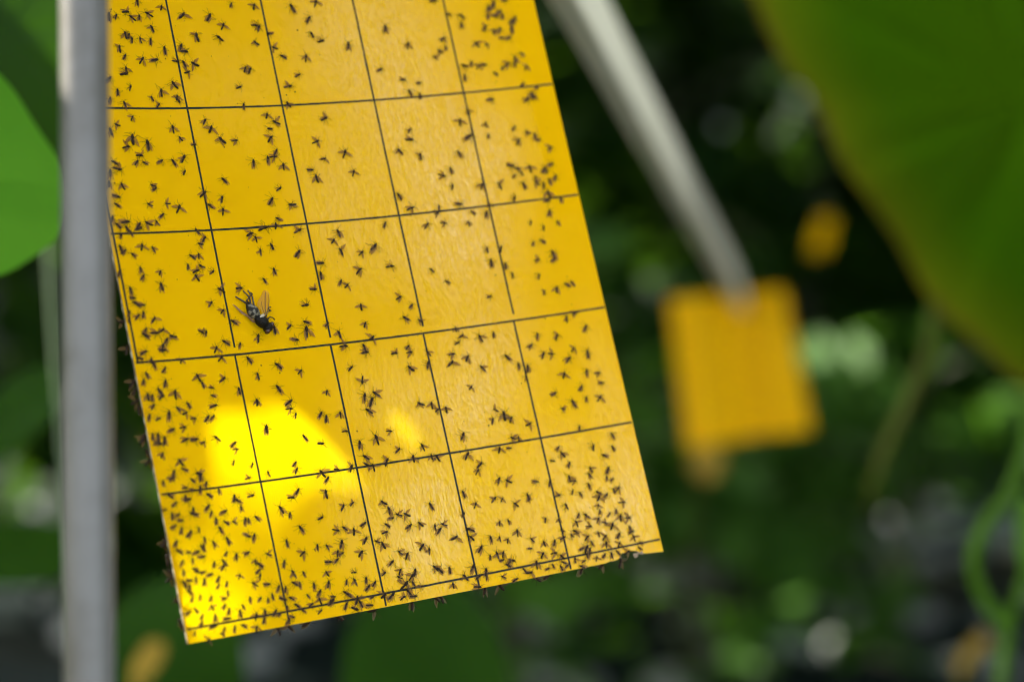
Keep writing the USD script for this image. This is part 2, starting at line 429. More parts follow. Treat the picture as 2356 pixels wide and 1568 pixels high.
rows = []
for j, (yy, n, x0, dx) in enumerate(((5.3, 5, -2.0, 1.0), (6.1, 6, -2.5, 1.0), (7.0, 6, -2.8, 1.12))):
    for i in range(n):
        rows.append((i % 2 if j != 1 else (i + 1) % 2, x0 + dx * i + rng.normal() * .08, yy + rng.normal() * .12, rng.random() * 6.28, rng.uniform(.72, .84)))
ORD = ['first', 'second', 'third', 'fourth', 'fifth', 'sixth']
for k, (kd, x, y, r, s) in enumerate(rows):
    j = 0 if k < 5 else 1 if k < 11 else 2
    make_bush(kd, x, y, r, s, 'dark leafy bush out of focus, %s from left in the %s row behind the traps' % (ORD[k - (0, 5, 11)[j]], ('nearest', 'middle', 'farthest')[j]), 'bushy plants in the blurred rows')
for kd, px, dep, lab in ((2, 1520, 3.9, 'knee-high bush on the soil right of the card corner'), (3, 1240, 2.9, 'small light green plant on the soil below the card corner'), (3, 1650, 3.2, 'small light green plant on the soil below the second trap'),
                         (3, 2060, 3.4, 'small light green plant on the soil near the curved shoot'), (2, 330, 3.6, 'knee-high bush on the soil behind the grey post')):
    p = at(px, 784, dep)
    make_bush(kd, p[0], p[1], px, 1.0, lab, None)

# ------------------------------------------------------------------ the grey post in front on the left
POST = mat('post_metal', {'tc': ('texture_coordinate', {}), 'n': ('noise_texture', {'scale': 45.0, 'detail': 6.0, 'roughness': .7}), 'r': ('rgb_ramp', {'ramp': [(.35, (.075, .068, .055)), (.5, (.108, .102, .09)), (.65, (.125, .118, .105))]}),
                          'p': ('principled_bsdf', {'roughness': .42, 'metallic': .25})}, [('tc.object', 'n.vector'), ('n.fac', 'r.fac'), ('r.color', 'p.base_color')])
t = thing('metal_post', 'thin grey metal post standing before the left edge of the yellow card', 'post')
ptop, pbot = at(187, -900, .315), at(206, 1568, .29)
d = (pbot - ptop); pend = pbot + d / abs(d[2]) * pbot[2]
obj('tube', tube(np.array([ptop, at(193, 0, .305), at(200, 784, .2975), pbot, pend]), .0037, 24), POST, t, smooth=50)
obj('cap', tube(np.array([ptop, ptop - unit(d) * .006]), .0042, 24), POST, t, smooth=50)
TW = plain('twine', (.12, .17, .08), .8)
tag(obj('plant_string', tube(spline(np.array([at(60, -700, .75), at(95, 0, .75), at(112, 560, .75), at(140, 980, .76), at(165, 1300, .78), at(200, 2600, .9)]), 30), .0011, 8), TW, smooth=50), 'pale green plant string hanging beside the grey post', 'string')

# ------------------------------------------------------------------ long pale lath running back to the second trap
PIPE = mat('pipe_paint', {'tc': ('texture_coordinate', {}), 'n': ('noise_texture', {'scale': 25.0}), 'r': ('rgb_ramp', {'ramp': [(.3, (.64, .575, .40)), (.7, (.70, .63, .46))]}),
                          'p': ('principled_bsdf', {'roughness': .5})}, [('tc.object', 'n.vector'), ('n.fac', 'r.fac'), ('r.color', 'p.base_color')])
t = thing('support_lath', 'pale grey flat lath sloping back from beside the card to the second trap', 'lath')
p0, p1 = at(1328, -20, .62), at(1698, 668, 1.62)
dd = unit(p1 - p0)
face = unit(np.array([.35, -.85, .35]) - dd * (np.array([.35, -.85, .35]) @ dd))
sidev = np.cross(dd, face)
sec = []
for sx, sy in ((1, 1), (-1, 1), (-1, -1), (1, -1)):                 # rounded flat section
    for q in range(4):
        a_ = math.atan2(sy, sx) - math.pi / 4 + q / 3 * math.pi / 2
        sec.append((sx * .0162 + .0015 * math.cos(a_), sy * .0025 + .0015 * math.sin(a_)))
sec = np.array(sec)
ends = [p0 - dd * .5, p0, p0 + (p1 - p0) * .5, p1, p1 + dd * .012]
lv = np.vstack([e + sec[:, :1] * sidev + sec[:, 1:] * face for e in ends])
ns = len(sec)
lf = [(i * ns + j, i * ns + (j + 1) % ns, (i + 1) * ns + (j + 1) % ns, (i + 1) * ns + j) for i in range(len(ends) - 1) for j in range(ns)]
tri = [(i, j, k) for i, j, k, l in lf] + [(i, k, l) for i, j, k, l in lf]
tri += [(0, j + 1, j) for j in range(1, ns - 1)] + [((len(ends) - 1) * ns, (len(ends) - 1) * ns + j, (len(ends) - 1) * ns + j + 1) for j in range(1, ns - 1)]
obj('lath', (lv, np.array(tri)), PIPE, t, smooth=35)
obj('screw', tube(np.array([p1 + face * .0035, p1 + face * .0065]), .003, 12), POST, t, smooth=40)


# ------------------------------------------------------------------ yellow traps
def yellow(name):
    nodes = {'tc': ('texture_coordinate', {}), 'st': ('mapping', {'scale': (800, 300, 1)}), 'sn': ('noise_texture', {'scale': 1.0, 'detail': 4.0, 'distortion': 1.2}),
             's2': ('mapping', {'scale': (800, 330, 1)}), 'n2': ('noise_texture', {'scale': 1.0, 'detail': 5.0, 'roughness': .65, 'distortion': 2.0}),
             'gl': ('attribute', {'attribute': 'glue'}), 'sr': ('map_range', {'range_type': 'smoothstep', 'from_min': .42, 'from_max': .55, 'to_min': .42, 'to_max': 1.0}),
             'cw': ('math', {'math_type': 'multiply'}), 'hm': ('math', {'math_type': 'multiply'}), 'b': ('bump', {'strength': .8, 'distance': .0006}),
             'cn': ('noise_texture', {'scale': 90.0, 'detail': 4.0}), 'cr': ('rgb_ramp', {'ramp': [(.3, (.90, .432, .0012)), (.7, (.94, .456, .0018))]}),
             'p': ('principled_bsdf', {'roughness': .7, 'specular_ior_level': 0.0, 'coat_ior': 1.95, 'coat_roughness': .13}),
             't': ('translucent_bsdf', {'color': (.95, .78, .001)}), 'm': ('mix_closure', {'fac': .34})}
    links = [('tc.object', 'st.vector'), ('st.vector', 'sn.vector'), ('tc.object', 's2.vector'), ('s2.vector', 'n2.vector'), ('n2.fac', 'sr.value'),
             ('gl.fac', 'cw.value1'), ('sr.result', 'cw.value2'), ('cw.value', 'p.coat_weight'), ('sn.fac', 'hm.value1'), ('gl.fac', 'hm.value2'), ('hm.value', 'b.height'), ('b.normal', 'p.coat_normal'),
             ('tc.object', 'cn.vector'), ('cn.fac', 'cr.fac'), ('cr.color', 'p.base_color'), ('p.BSDF', 'm.closure1'), ('t.BSDF', 'm.closure2')]
    return mat(name, nodes, links, surface='m.closure')


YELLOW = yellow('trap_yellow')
YELLOW2 = mat('far_trap_yellow', {'p': ('principled_bsdf', {'base_color': (.88, .43, .002), 'roughness': .6, 'specular_ior_level': .1}), 't': ('translucent_bsdf', {'color': (.95, .6, .002)}), 'm': ('mix_closure', {'fac': .35})},
              [('p.BSDF', 'm.closure1'), ('t.BSDF', 'm.closure2')], surface='m.closure')
INK = mat('ink', {'p': ('principled_bsdf', {'base_color': (.012, .013, .008), 'roughness': .6, 'specular_ior_level': 0.0, 'coat_weight': .2, 'coat_roughness': .25})})
EDGE = mat('card_edge', {'tc': ('texture_coordinate', {}), 'n': ('noise_texture', {'scale': 400.0, 'detail': 3.0}), 'r': ('rgb_ramp', {'ramp': [(.44, (.08, .06, .03)), (.56, (.30, .26, .17)), (.7, (.38, .34, .25))]}),
                         'p': ('principled_bsdf', {'roughness': .8})}, [('tc.object', 'n.vector'), ('n.fac', 'r.fac'), ('r.color', 'p.base_color')])

# the near card: pose found from its printed grid (mm, camera axes), bent about its long axis
RC = np.array([[.86793, .21727, -.44665], [-.11121, .96143, .25158], [.48408, -.16869, .85861]])
TC = np.array([-25.8438, -.378, 384.7886])
KC = (-1.8017e-3, -.0514e-3, -.0663e-3, .5278e-5)
U0, U1, VTOP, V1 = -50.44, 49.63, -190.0, 50.6
COLS = [-30.0, -10.0, 9.79, 29.46]
ROWH = 24.053


def sag(u, v):
    v = np.maximum(v, -90)
    return KC[0] * u * u + KC[1] * u * v + KC[2] * v * v + KC[3] * u ** 3


def card(u, v, lift=0.0):
    """Card point (mm) -> trap space (metres, z towards the front)."""
    u, v = np.asarray(u, float), np.asarray(v, float)
    e = .01
    n = np.stack([(sag(u + e, v) - sag(u - e, v)) / (2 * e), -(sag(u, v + e) - sag(u, v - e)) / (2 * e), np.ones_like(u)], -1)
    n /= np.linalg.norm(n, axis=-1, keepdims=True)
    return (np.stack([u, -v, -sag(u, v)], -1) + n * np.asarray(lift)[..., None]) * .001, n


FLIP = np.diag([1.0, -1, -1])
CARD = np.eye(4)
CARD[:3, :3] = RCW @ RC @ FLIP
CARD[:3, 3] = CAM + RCW @ (TC * .001)


def card_world(u, v, lift=0.0):
    return place(np.atleast_2d(card(u, v, lift)[0]), CARD)


trap = thing('sticky_trap', 'big yellow sticky card with a printed grid, covered in trapped gnats', 'insect trap', None, CARD)
us = np.linspace(U0, U1, 81)
vs_ = np.r_[np.linspace(VTOP, -90, 12)[:-1], np.linspace(-90, V1, 111)]


def bottom(u):        # torn lower edge near the right corner
    k = np.interp(u, [37, 38.2, 39, 40, 40.8, 42, 43, 44, 45, 46, 49.7], [0, -.25, -.1, -.35, -1.3, -1.5, -1.45, -1.2, -.5, -.3, 0])
    return V1 + k


us = np.unique(np.r_[us, np.linspace(36, 49.63, 40)])
uu, vv = np.meshgrid(us, vs_, indexing='ij')
vv = vv.copy()
lastk = vv[:, -1] > V1 - .01
vv[:, -1] = bottom(us)
pts = card(uu.ravel(), vv.ravel())[0]
idx = np.arange(uu.size).reshape(uu.shape)
quads = np.stack([idx[:-1, :-1], idx[:-1, 1:], idx[1:, 1:], idx[1:, :-1]], -1).reshape(-1, 4)
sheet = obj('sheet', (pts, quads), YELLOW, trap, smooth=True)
gu, gv2 = uu.ravel(), vv.ravel()          # glue gloss, painted in blobs where the sky sheen should show
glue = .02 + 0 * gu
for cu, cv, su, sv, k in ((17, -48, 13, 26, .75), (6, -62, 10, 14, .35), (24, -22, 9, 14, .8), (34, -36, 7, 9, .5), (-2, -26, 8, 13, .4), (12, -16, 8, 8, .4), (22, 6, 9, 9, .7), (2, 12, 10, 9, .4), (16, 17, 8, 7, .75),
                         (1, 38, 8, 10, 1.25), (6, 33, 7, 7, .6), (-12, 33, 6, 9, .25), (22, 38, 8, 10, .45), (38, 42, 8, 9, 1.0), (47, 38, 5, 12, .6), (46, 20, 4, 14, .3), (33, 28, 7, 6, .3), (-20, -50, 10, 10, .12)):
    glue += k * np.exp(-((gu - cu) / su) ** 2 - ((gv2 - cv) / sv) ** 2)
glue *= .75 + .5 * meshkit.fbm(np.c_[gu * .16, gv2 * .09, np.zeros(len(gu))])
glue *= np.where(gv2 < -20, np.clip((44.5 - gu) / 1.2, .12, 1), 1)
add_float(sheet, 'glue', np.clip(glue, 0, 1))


def strip(ua, va, ub, vb, w, lift=.02, n=40, wob=0.0, seed=0):
    r_ = np.random.default_rng(seed)
    t = np.linspace(0, 1, n)
    u, v = ua + (ub - ua) * t, va + (vb - va) * t
    d = unit([ub - ua, vb - va]); nx, ny = -d[1], d[0]
    h = w / 2 * (1 + wob * r_.normal(size=n))
    h2 = w / 2 * (1 + wob * r_.normal(size=n))
    a = card(u + nx * h, v + ny * h, lift)[0]; b = card(u - nx * h2, v - ny * h2, lift)[0]
    f = [(i, i + 1, n + i + 1, n + i) for i in range(n - 1)]
    v_ = np.vstack([a, b]); f = np.array(f)
    fn = np.cross(v_[f[0, 1]] - v_[f[0, 0]], v_[f[0, 2]] - v_[f[0, 0]])
    return v_, (f if fn[2] > 0 else f[:, ::-1])


for k, c in enumerate(COLS):
    obj('grid_line', strip(c + .35, VTOP + 4, c + .25, -1.35, .40, .020, 80, .06, k), INK, trap, smooth=True)
    obj('grid_line', strip(c - .05, 0, c + .05, V1 - .2, .40, .020, 60, .06, 10 + k), INK, trap, smooth=True)
for j in range(-7, 3):
    if j * ROWH < VTOP + 4:
        continue
    obj('grid_line', strip(U0 + .35, j * ROWH, U1 - .15, j * ROWH, .40, .026, 80, .06, 30 + j), INK, trap, smooth=True)
obj('grid_line', strip(U0 + .75, VTOP + 4, U0 + .75, 0, .40, .023, 80, .06, 50), INK, trap, smooth=True)


def side(pu, pv, depth=.75, rough=.0, seed=0):
    r_ = np.random.default_rng(seed)
    a = card(pu, pv, -.004)[0]; b = card(pu, pv, -depth)[0] + (r_.normal(size=(len(pu), 3)) * rough * .001)
    n = len(pu)
    return np.vstack([a, b]), np.array([(i, i + 1, n + i + 1, n + i) for i in range(n - 1)])


vl = np.linspace(VTOP, V1, 180)
obj('cut_edge', side(np.full(180, U0), vl, .55, .05), EDGE, trap)
obj('cut_edge', side(np.full(180, U1), vl, .75, .03, 1), EDGE, trap)
obj('cut_edge', side(us, bottom(us), .5, .03, 2), EDGE, trap)
FLAKE = plain('torn_paper', (.24, .17, .10), .9)
for fu, fv, s in ((40.3, 49.9, .5), (43.7, 50.2, .8), (44.6, 49.9, .65), (45.2, 50.1, .5), (38.6, 50.4, .3)):
    r_ = np.random.default_rng(int(fu * 10))
    a = np.linspace(0, 2 * np.pi, 11)[:-1]
    rr = s * r_.uniform(.55, 1.1, 10)
    pu, pv = np.r_[fu, fu + rr * np.cos(a)], np.r_[fv, fv + .7 * rr * np.sin(a)]
    lf = np.r_[.05, r_.uniform(-.5, .15, 10)]
    obj('torn_flake', (card(pu, pv, lf)[0], np.array([(0, 1 + i, 1 + (i + 1) % 10) for i in range(10)])), FLAKE, trap)


# second and third traps, out of focus
def far_trap(name, corners, depth, label, bend, tilt):
    tl, tr, br, bl = [np.array(c, float) for c in corners]
    t = thing(name, label, 'insect trap')
    n = 24
    a, b = np.meshgrid(np.linspace(0, 1, n), np.linspace(0, 1, n), indexing='ij')
    P = (1 - a)[..., None] * ((1 - b)[..., None] * tl + b[..., None] * bl) + a[..., None] * ((1 - b)[..., None] * tr + b[..., None] * br)
    w = np.array([at(x, y, depth) for x, y in P.reshape(-1, 2)])
    dep = bend(a.ravel(), b.ravel()) + tilt[0] * (a.ravel() - .5) + tilt[1] * (b.ravel() - .5)
    w = w + dep[:, None] * FWD
    idx = np.arange(n * n).reshape(n, n)
    q = np.stack([idx[:-1, :-1], idx[:-1, 1:], idx[1:, 1:], idx[1:, :-1]], -1).reshape(-1, 4)
    obj('sheet', (w, q), YELLOW2, t, smooth=True)
    rimi = np.r_[idx[:, 0], idx[-1, 1:], idx[-2::-1, -1], idx[0, -2::-1]]
    e0 = w[rimi]; m = len(rimi)
    obj('cut_edge', (np.vstack([e0, e0 + FWD * .0008]), np.array([(i, i + 1, m + i + 1, m + i) for i in range(m - 1)])), EDGE, t)
    top = at(*((tl + tr) / 2 + [0, 12]), depth)
    obj('tie', tube(np.array([top - FWD * .001, top - FWD * .004 - DOWN * .012, top - FWD * .001 - DOWN * .03]), .0012, 8), TW, t, smooth=50)
    return t


far_trap('sticky_trap', ((1536, 688), (1800, 664), (1872, 990), (1582, 1032)), 1.645, 'smaller yellow sticky card hanging blurred at the end of the pale lath',
         lambda a, b: .017 * np.exp(-((a - .56) / .17) ** 2) - .004 * a, (.0, .02))
far_trap('sticky_trap', ((1872, 506), (1926, 494), (1916, 572), (1856, 590)), 2.7, 'tiny distant yellow sticky card, a blurred orange spot among dark bushes',
         lambda a, b: .02 * np.cos(a * 3), (.09, .02))

# ------------------------------------------------------------------ unseen leaves added to the climbing plant, cut to shape the card's sun patch
from shapely.geometry import Polygon, Point
from shapely.ops import unary_union
E1 = unit(np.cross([0, 0, 1.0], SUN)); E2 = np.cross(SUN, E1)
C0 = card_world(0.0, 0.0)[0]


def shade_ab(w):
    w = np.atleast_2d(w) - C0
    return np.c_[w @ E1, w @ E2]


def shading_leaf(parent, g, dist, hole=None, mat_=LEAF_DARK, seed=0, wav=.003):
    """An added, unseen leaf blade that blocks the sun; g is its outline as the sun sees it (metres along E1, E2 from the card's middle)."""
    g = g.buffer(0)
    if hole is not None:
        g = g.difference(hole)
        if g.geom_type != 'Polygon':
            g = max(g.geoms, key=lambda q: q.area)
    cx, cy = g.centroid.coords[0]
    import shapely
    g = shapely.segmentize(g, .006)
    from scipy.spatial import Delaunay
    ring = np.array(g.exterior.coords)[:-1]
    holes = [np.array(h.coords)[:-1] for h in g.interiors]
    b = g.bounds
    gx_, gy_ = np.meshgrid(np.arange(b[0], b[2], .012), np.arange(b[1], b[3], .012))
    inner = [p for p in np.c_[gx_.ravel(), gy_.ravel()] if g.buffer(-.004).contains(Point(p))]
    P = np.vstack([ring] + holes + ([np.array(inner)] if inner else []))
    tri = Delaunay(P).simplices
    cen = P[tri].mean(1)
    tri = tri[[g.contains(Point(q)) for q in cen]]
    q = P - [cx, cy]
    zz = -.6 * (q ** 2).sum(1) + wav * np.sin(q[:, 0] * 60 + seed) + wav * np.sin(q[:, 1] * 50 + 2 * seed)
    w = C0 + SUN * (dist + zz)[:, None] + P[:, :1] * E1 + P[:, 1:] * E2
    used_ = np.unique(tri)
    remap = np.zeros(len(w), int); remap[used_] = np.arange(len(used_))
    return obj('leaf', (w[used_], remap[tri]), mat_, parent, smooth=True)  # added shade leaf, outside the view


def leaf_at(cx, cy, length, width, turn, seed):
    o = leaf_outline(length, width, 64, .05, seed) + [0, length / 2]
    c, s = math.cos(turn), math.sin(turn)
    return Polygon(o @ np.array([[c, s], [-s, c]]) + [cx, cy])


def outline_uv(uv, n=60):
    return Polygon(smooth_closed(shade_ab(card_world([p[0] for p in uv], [p[1] for p in uv])), n))


# gnats on the card: along, down (0.1 mm), heading (degrees), pose, size (%)
FLIES = (
    '-358,-695,-79,F,100;-310,-684,-79,S,100;-407,-664,-52,F,100;-384,-672,-2,O,100;-377,-662,-149,S,100;-360,-664,-79,F,100;-342,-670,-149,S,100;-339,-642'
    ',-112,O,100;-396,-628,-79,S,125;-389,-626,-52,F,78;-384,-618,-79,O,100;-367,-619,-79,O,100;-346,-617,-79,F,100;-413,-601,-79,O,100;-321,-600,-79,F,100'
    ';-405,-584,-52,F,100;-371,-578,-52,S,125;-343,-577,-1,F,100;-408,-559,-79,O,100;-412,-548,-1,L,100;-445,-539,-52,F,100;-422,-665,-79,B,100;-434,-515,-'
    '79,F,100;-406,-523,-52,L,100;-317,-530,-111,S,100;-345,-515,-79,O,100;-367,-502,-112,O,100;-355,-488,-51,O,100;-314,-504,-78,S,100;-312,-494,69,F,100;'
    '-425,-490,-112,O,100;-452,-499,-79,B,100;-268,-669,-52,O,100;-213,-667,-51,F,125;-188,-648,-78,S,78;-249,-627,-78,O,125;-203,-623,-147,L,100;-285,-606'
    ',-51,F,100;-278,-594,0,F,100;-300,-574,0,L,100;-287,-572,-111,F,100;-267,-570,-148,S,100;-281,-553,-26,S,100;-162,-691,-78,F,78;-114,-688,-51,S,100;-1'
    '19,-646,1,L,100;-113,-643,-51,F,100;-128,-612,-147,O,100;-96,-629,-179,F,100;-160,-559,-51,S,100;-150,-557,-51,O,100;-179,-521,-25,L,100;-179,-485,-78'
    ',F,100;-35,-684,-110,F,100;20,-693,-78,S,100;-2,-659,-51,F,100;-4,-626,-110,L,100;15,-610,2,L,100;70,-600,-78,F,100;-91,-600,-146,S,100;-77,-582,-146,'
    'F,100;-26,-579,-78,S,100;-49,-542,-25,O,100;-74,-519,-25,O,100;158,-632,-77,F,100;199,-593,-77,S,78;129,-544,-24,F,100;-86,-484,-110,S,100;174,-519,4,'
    'F,100;180,-493,-109,F,100;279,-682,4,B,90;304,-650,4,L,90;328,-646,-144,L,90;325,-628,-77,F,90;407,-671,-77,B,90;434,-671,5,B,90;392,-659,-77,B,90;404'
    ',-661,-49,B,90;416,-648,-23,F,90;406,-638,5,F,90;419,-639,-77,F,90;388,-643,-77,B,90;437,-625,-49,F,90;434,-614,-77,F,90;434,-604,-77,F,90;445,-631,-4'
    '9,B,90;376,-617,-49,O,90;395,-607,-49,S,90;407,-610,-49,F,90;409,-590,5,F,90;424,-590,5,B,90;280,-600,-24,O,90;280,-582,-77,F,90;264,-574,-144,S,90;25'
    '1,-562,-144,O,90;348,-584,-109,S,90;372,-579,-23,S,90;310,-539,-143,L,90;328,-543,-77,F,90;343,-535,-49,S,90;357,-536,5,F,90;395,-527,-49,F,90;407,-53'
    '4,-23,S,90;374,-517,-143,F,90;426,-545,-109,F,90;423,-533,-77,L,90;441,-553,-143,F,90;447,-524,-49,S,90;307,-516,-77,F,90;431,-488,-49,F,90;207,-510,4'
    ',F,90;201,-485,-77,F,90;444,-465,-77,S,112;460,-477,-22,F,90;450,-457,6,F,90;433,-454,-22,F,90;355,-461,5,F,90;297,-443,-109,S,90;-414,-464,-51,S,100;'
    '-450,-449,-148,S,100;-464,-438,-79,B,100;-336,-443,-78,S,100;-325,-422,-111,S,100;-423,-424,-79,S,125;-394,-413,-79,F,125;-435,-406,0,S,100;-297,-408,'
    '1,O,100;-412,-389,0,O,100;-422,-377,-51,F,100;-408,-375,-148,F,100;-372,-378,-26,F,100;-349,-377,-111,F,100;-325,-384,-78,O,100;-470,-377,-148,F,100;-'
    '461,-362,0,O,100;-480,-358,-79,B,100;-329,-356,-50,L,100;-462,-333,-112,S,100;-486,-337,-79,B,100;-401,-331,-147,S,100;-395,-325,-25,F,100;-474,-310,1'
    ',F,100;-481,-296,-148,F,100;-415,-295,-147,O,100;-379,-295,-147,S,100;-355,-287,-78,S,100;-391,-274,-50,F,100;-266,-456,-51,F,100;-257,-440,-78,S,125;'
    '-242,-418,-111,O,100;-210,-414,2,O,100;-134,-463,-78,S,100;-121,-448,-146,O,100;-136,-435,-178,L,100;-136,-417,-50,S,100;-183,-370,-78,F,100;-151,-376'
    ',-78,F,125;-136,-378,3,O,100;-130,-390,-50,F,100;-253,-338,-111,F,100;-298,-313,-25,O,100;-292,-289,-146,F,100;-263,-302,-78,O,100;-266,-278,-78,S,100'
    ';-12,-450,-24,O,100;-40,-404,-24,S,100;-32,-368,-23,O,100;14,-378,-78,S,100;24,-337,-77,S,78;-122,-360,-78,S,100;-64,-347,4,F,100;-58,-332,-78,S,100;-'
    '139,-314,-24,L,100;-161,-293,-49,F,100;-123,-280,-176,O,100;164,-414,-49,F,78;161,-393,5,O,100;130,-373,-144,O,100;173,-359,-77,O,100;108,-282,-110,F,'
    '100;131,-253,6,O,100;275,-423,-77,S,90;289,-389,-22,F,112;329,-411,-77,S,90;330,-387,-77,F,90;257,-356,-109,F,90;232,-324,-77,F,90;213,-312,6,S,90;228'
    ',-289,-77,L,90;390,-398,-49,F,90;414,-385,-109,S,90;430,-377,-77,F,112;438,-366,-22,F,90;392,-369,-48,S,90;458,-346,-21,S,90;366,-317,6,F,90;374,-311,'
    '-142,F,90;383,-301,-109,L,90;367,-297,-48,F,90;403,-310,-77,S,90;452,-311,-21,F,90;435,-304,-48,F,90;439,-298,-77,L,90;454,-284,-48,F,90;411,-288,-77,'
    'F,90;410,-277,-142,S,90;439,-278,-108,F,90;425,-271,-77,L,90;381,-277,-109,F,90;329,-282,-109,O,90;292,-285,-48,S,90;430,-253,-77,S,112;356,-251,-77,L'
    ',90;427,-236,7,F,90;455,-237,-76,F,90;424,-213,-76,F,90;189,-250,-77,F,90;183,-237,6,S,90;236,-250,6,F,90;297,-243,-77,S,90;257,-232,-143,F,90;288,-22'
    '6,-77,F,90;-493,-270,-79,F,95;-487,-258,-148,F,95;-466,-262,1,F,119;-469,-251,-112,F,95;-462,-243,-112,F,95;-442,-257,-50,F,95;-426,-259,-147,S,95;-44'
    '2,-249,-25,O,95;-406,-261,-112,O,95;-329,-242,-111,F,95;-482,-238,-79,L,95;-315,-226,-50,O,95;-328,-215,-146,S,95;-489,-215,-112,F,95;-481,-208,-50,F,'
    '95;-467,-201,-147,F,95;-445,-216,-78,S,119;-424,-211,-112,O,95;-334,-194,-78,S,95;-350,-193,-146,F,95;-360,-175,-78,F,95;-335,-173,-146,L,95;-344,-164'
    ',-24,O,95;-348,-153,-111,S,119;-312,-160,-49,L,95;-457,-174,-112,F,95;-454,-159,-50,F,95;-418,-166,-50,S,95;-500,-168,-79,F,95;-422,-141,-78,F,95;-305'
    ',-126,-145,S,95;-328,-101,-49,O,74;-307,-85,-49,S,95;-292,-63,-145,F,95;-485,-136,-78,F,95;-481,-119,3,F,95;-481,-110,-146,F,95;-464,-105,3,F,95;-495,'
    '-93,-50,F,95;-479,-86,-50,F,95;-468,-90,-78,F,95;-448,-79,-49,O,95;-498,-81,-78,L,95;-187,-239,-23,L,119;-218,-229,-23,S,95;-210,-220,-111,S,95;-206,-'
    '194,-78,O,95;-262,-125,4,S,95;-211,-138,-111,F,95;-157,-255,-145,F,100;-163,-243,-78,S,100;-116,-229,-23,O,100;-36,-219,-110,F,100;67,-227,-49,F,100;-'
    '49,-203,-49,S,100;-39,-182,-110,O,100;5,-174,-48,S,100;35,-184,-48,F,125;-181,-203,-111,L,100;-127,-186,-49,F,100;-84,-160,5,F,100;61,-140,6,L,100;-7,'
    '-140,-48,S,100;-186,-155,-111,F,100;-91,-139,-77,F,100;-52,-121,-48,F,100;-40,-112,-48,S,100;-110,-110,5,O,100;-134,-81,5,L,100;-21,-69,-77,S,100;65,-'
    '77,-21,S,100;86,-58,-48,F,100;65,-35,-143,F,100;156,-216,-48,F,90;194,-215,6,O,90;245,-211,-77,S,90;379,-195,-77,L,90;404,-182,-76,L,90;436,-189,-108,'
    'F,70;374,-153,-48,F,90;392,-155,-142,F,70;410,-127,-108,F,112;410,-113,-20,F,90;376,-117,7,S,90;272,-152,-77,L,90;274,-126,-77,F,90;303,-116,-77,F,90;'
    '302,-151,-77,L,90;314,-94,-77,L,90;370,-84,-76,L,90;144,-124,-143,L,90;170,-97,-143,F,90;373,-50,-76,O,90;401,-53,-47,S,112;423,-59,-141,F,90;436,-61,'
    '-108,F,90;256,-55,-20,F,90;95,-26,-143,S,90;408,9,-76,O,90;428,3,-20,S,90;-469,-60,-49,F,92;-475,-51,-146,F,92;-472,-47,-146,F,92;-450,-52,4,F,115;-43'
    '6,-57,-49,O,92;-421,-44,-146,O,92;-432,-38,-49,F,92;-442,-27,-78,S,115;-441,-19,4,F,92;-479,-19,-23,F,92;-493,-8,-146,L,92;-470,-4,-78,S,92;-468,4,-11'
    '2,F,92;-410,1,-49,S,92;-447,15,-49,F,92;-485,22,-112,F,92;-493,34,-78,F,92;-358,-47,4,O,92;-350,-46,-78,L,92;-317,-26,-145,F,92;-336,-15,-78,S,92;-329'
    ',3,-49,S,92;-286,-19,-78,F,92;-246,-30,-78,O,92;-276,10,-111,F,92;-385,34,-111,S,92;-378,48,-111,F,92;-333,43,-48,O,92;-359,58,5,O,92;-451,39,-78,F,92'
    ';-467,53,-112,F,92;-491,61,-78,S,92;-482,63,-78,F,92;-462,65,-22,O,92;-436,60,-78,S,115;-363,72,-145,F,92;-361,91,6,F,115;-307,66,-78,F,72;-263,42,-11'
    '1,O,72;-274,92,-78,S,92;-483,80,-22,F,92;-437,89,-145,F,92;-415,83,-111,F,92;-456,97,-78,F,115;-422,99,-48,S,92;-407,111,5,O,92;-380,111,-48,F,92;-369'
    ',111,-48,F,92;-495,98,-78,F,92;-477,105,5,L,92;-431,125,5,S,115;-210,-44,-78,F,100;-176,-44,-48,O,100;-144,-49,-144,F,100;-145,-34,-77,O,125;-169,-16,'
    '6,F,100;-98,-41,-48,F,100;-79,-21,-110,O,100;-71,6,6,S,100;-20,-33,-48,S,100;-11,-4,-48,S,100;-33,10,-110,F,100;-30,23,7,F,100;31,32,7,O,100;60,22,-47'
    ',O,100;62,34,7,S,100;-220,27,-144,F,100;-174,44,-48,S,100;-68,49,-48,L,100;-52,79,103,S,100;53,64,-110,S,100;-228,70,-111,F,100;-129,89,-77,S,100;-53,'
    '106,-77,F,100;-31,104,-143,O,100;-40,116,-47,F,125;-53,135,-143,F,100;-208,99,-21,F,100;-210,113,6,O,100;-202,125,-48,L,100;-150,129,-47,F,100;-141,13'
    '7,-77,F,100;-111,134,-77,S,100;-267,142,-78,F,100;-276,91,-78,S,78;167,-1,-77,S,95;178,15,-47,O,95;166,28,-20,L,95;214,22,-77,O,95;245,20,-77,F,95;150'
    ',49,8,O,95;144,65,-47,O,95;179,59,-47,S,95;204,83,-142,O,95;98,39,-110,S,95;93,61,-77,F,95;173,119,-47,S,95;261,69,-142,F,95;283,89,-76,F,74;301,96,-7'
    '6,F,95;293,116,-109,O,95;57,136,-142,O,95;82,140,-77,S,95;93,153,-19,S,95;110,153,-77,S,95;212,170,-142,O,95;228,182,-76,S,119;242,192,-46,S,95;203,18'
    '9,-76,O,95;278,209,-46,S,95;337,35,-76,F,74;379,43,-47,O,95;319,54,-47,F,95;408,74,-19,S,95;444,34,-47,F,95;341,75,-76,O,95;359,78,8,S,95;393,92,-47,F'
    ',95;375,122,-76,S,95;435,85,-76,F,95;405,153,-46,F,95;346,157,-19,F,95;379,180,-109,F,95;354,190,-141,S,95;410,177,-76,F,95;381,232,-76,F,95;449,131,9'
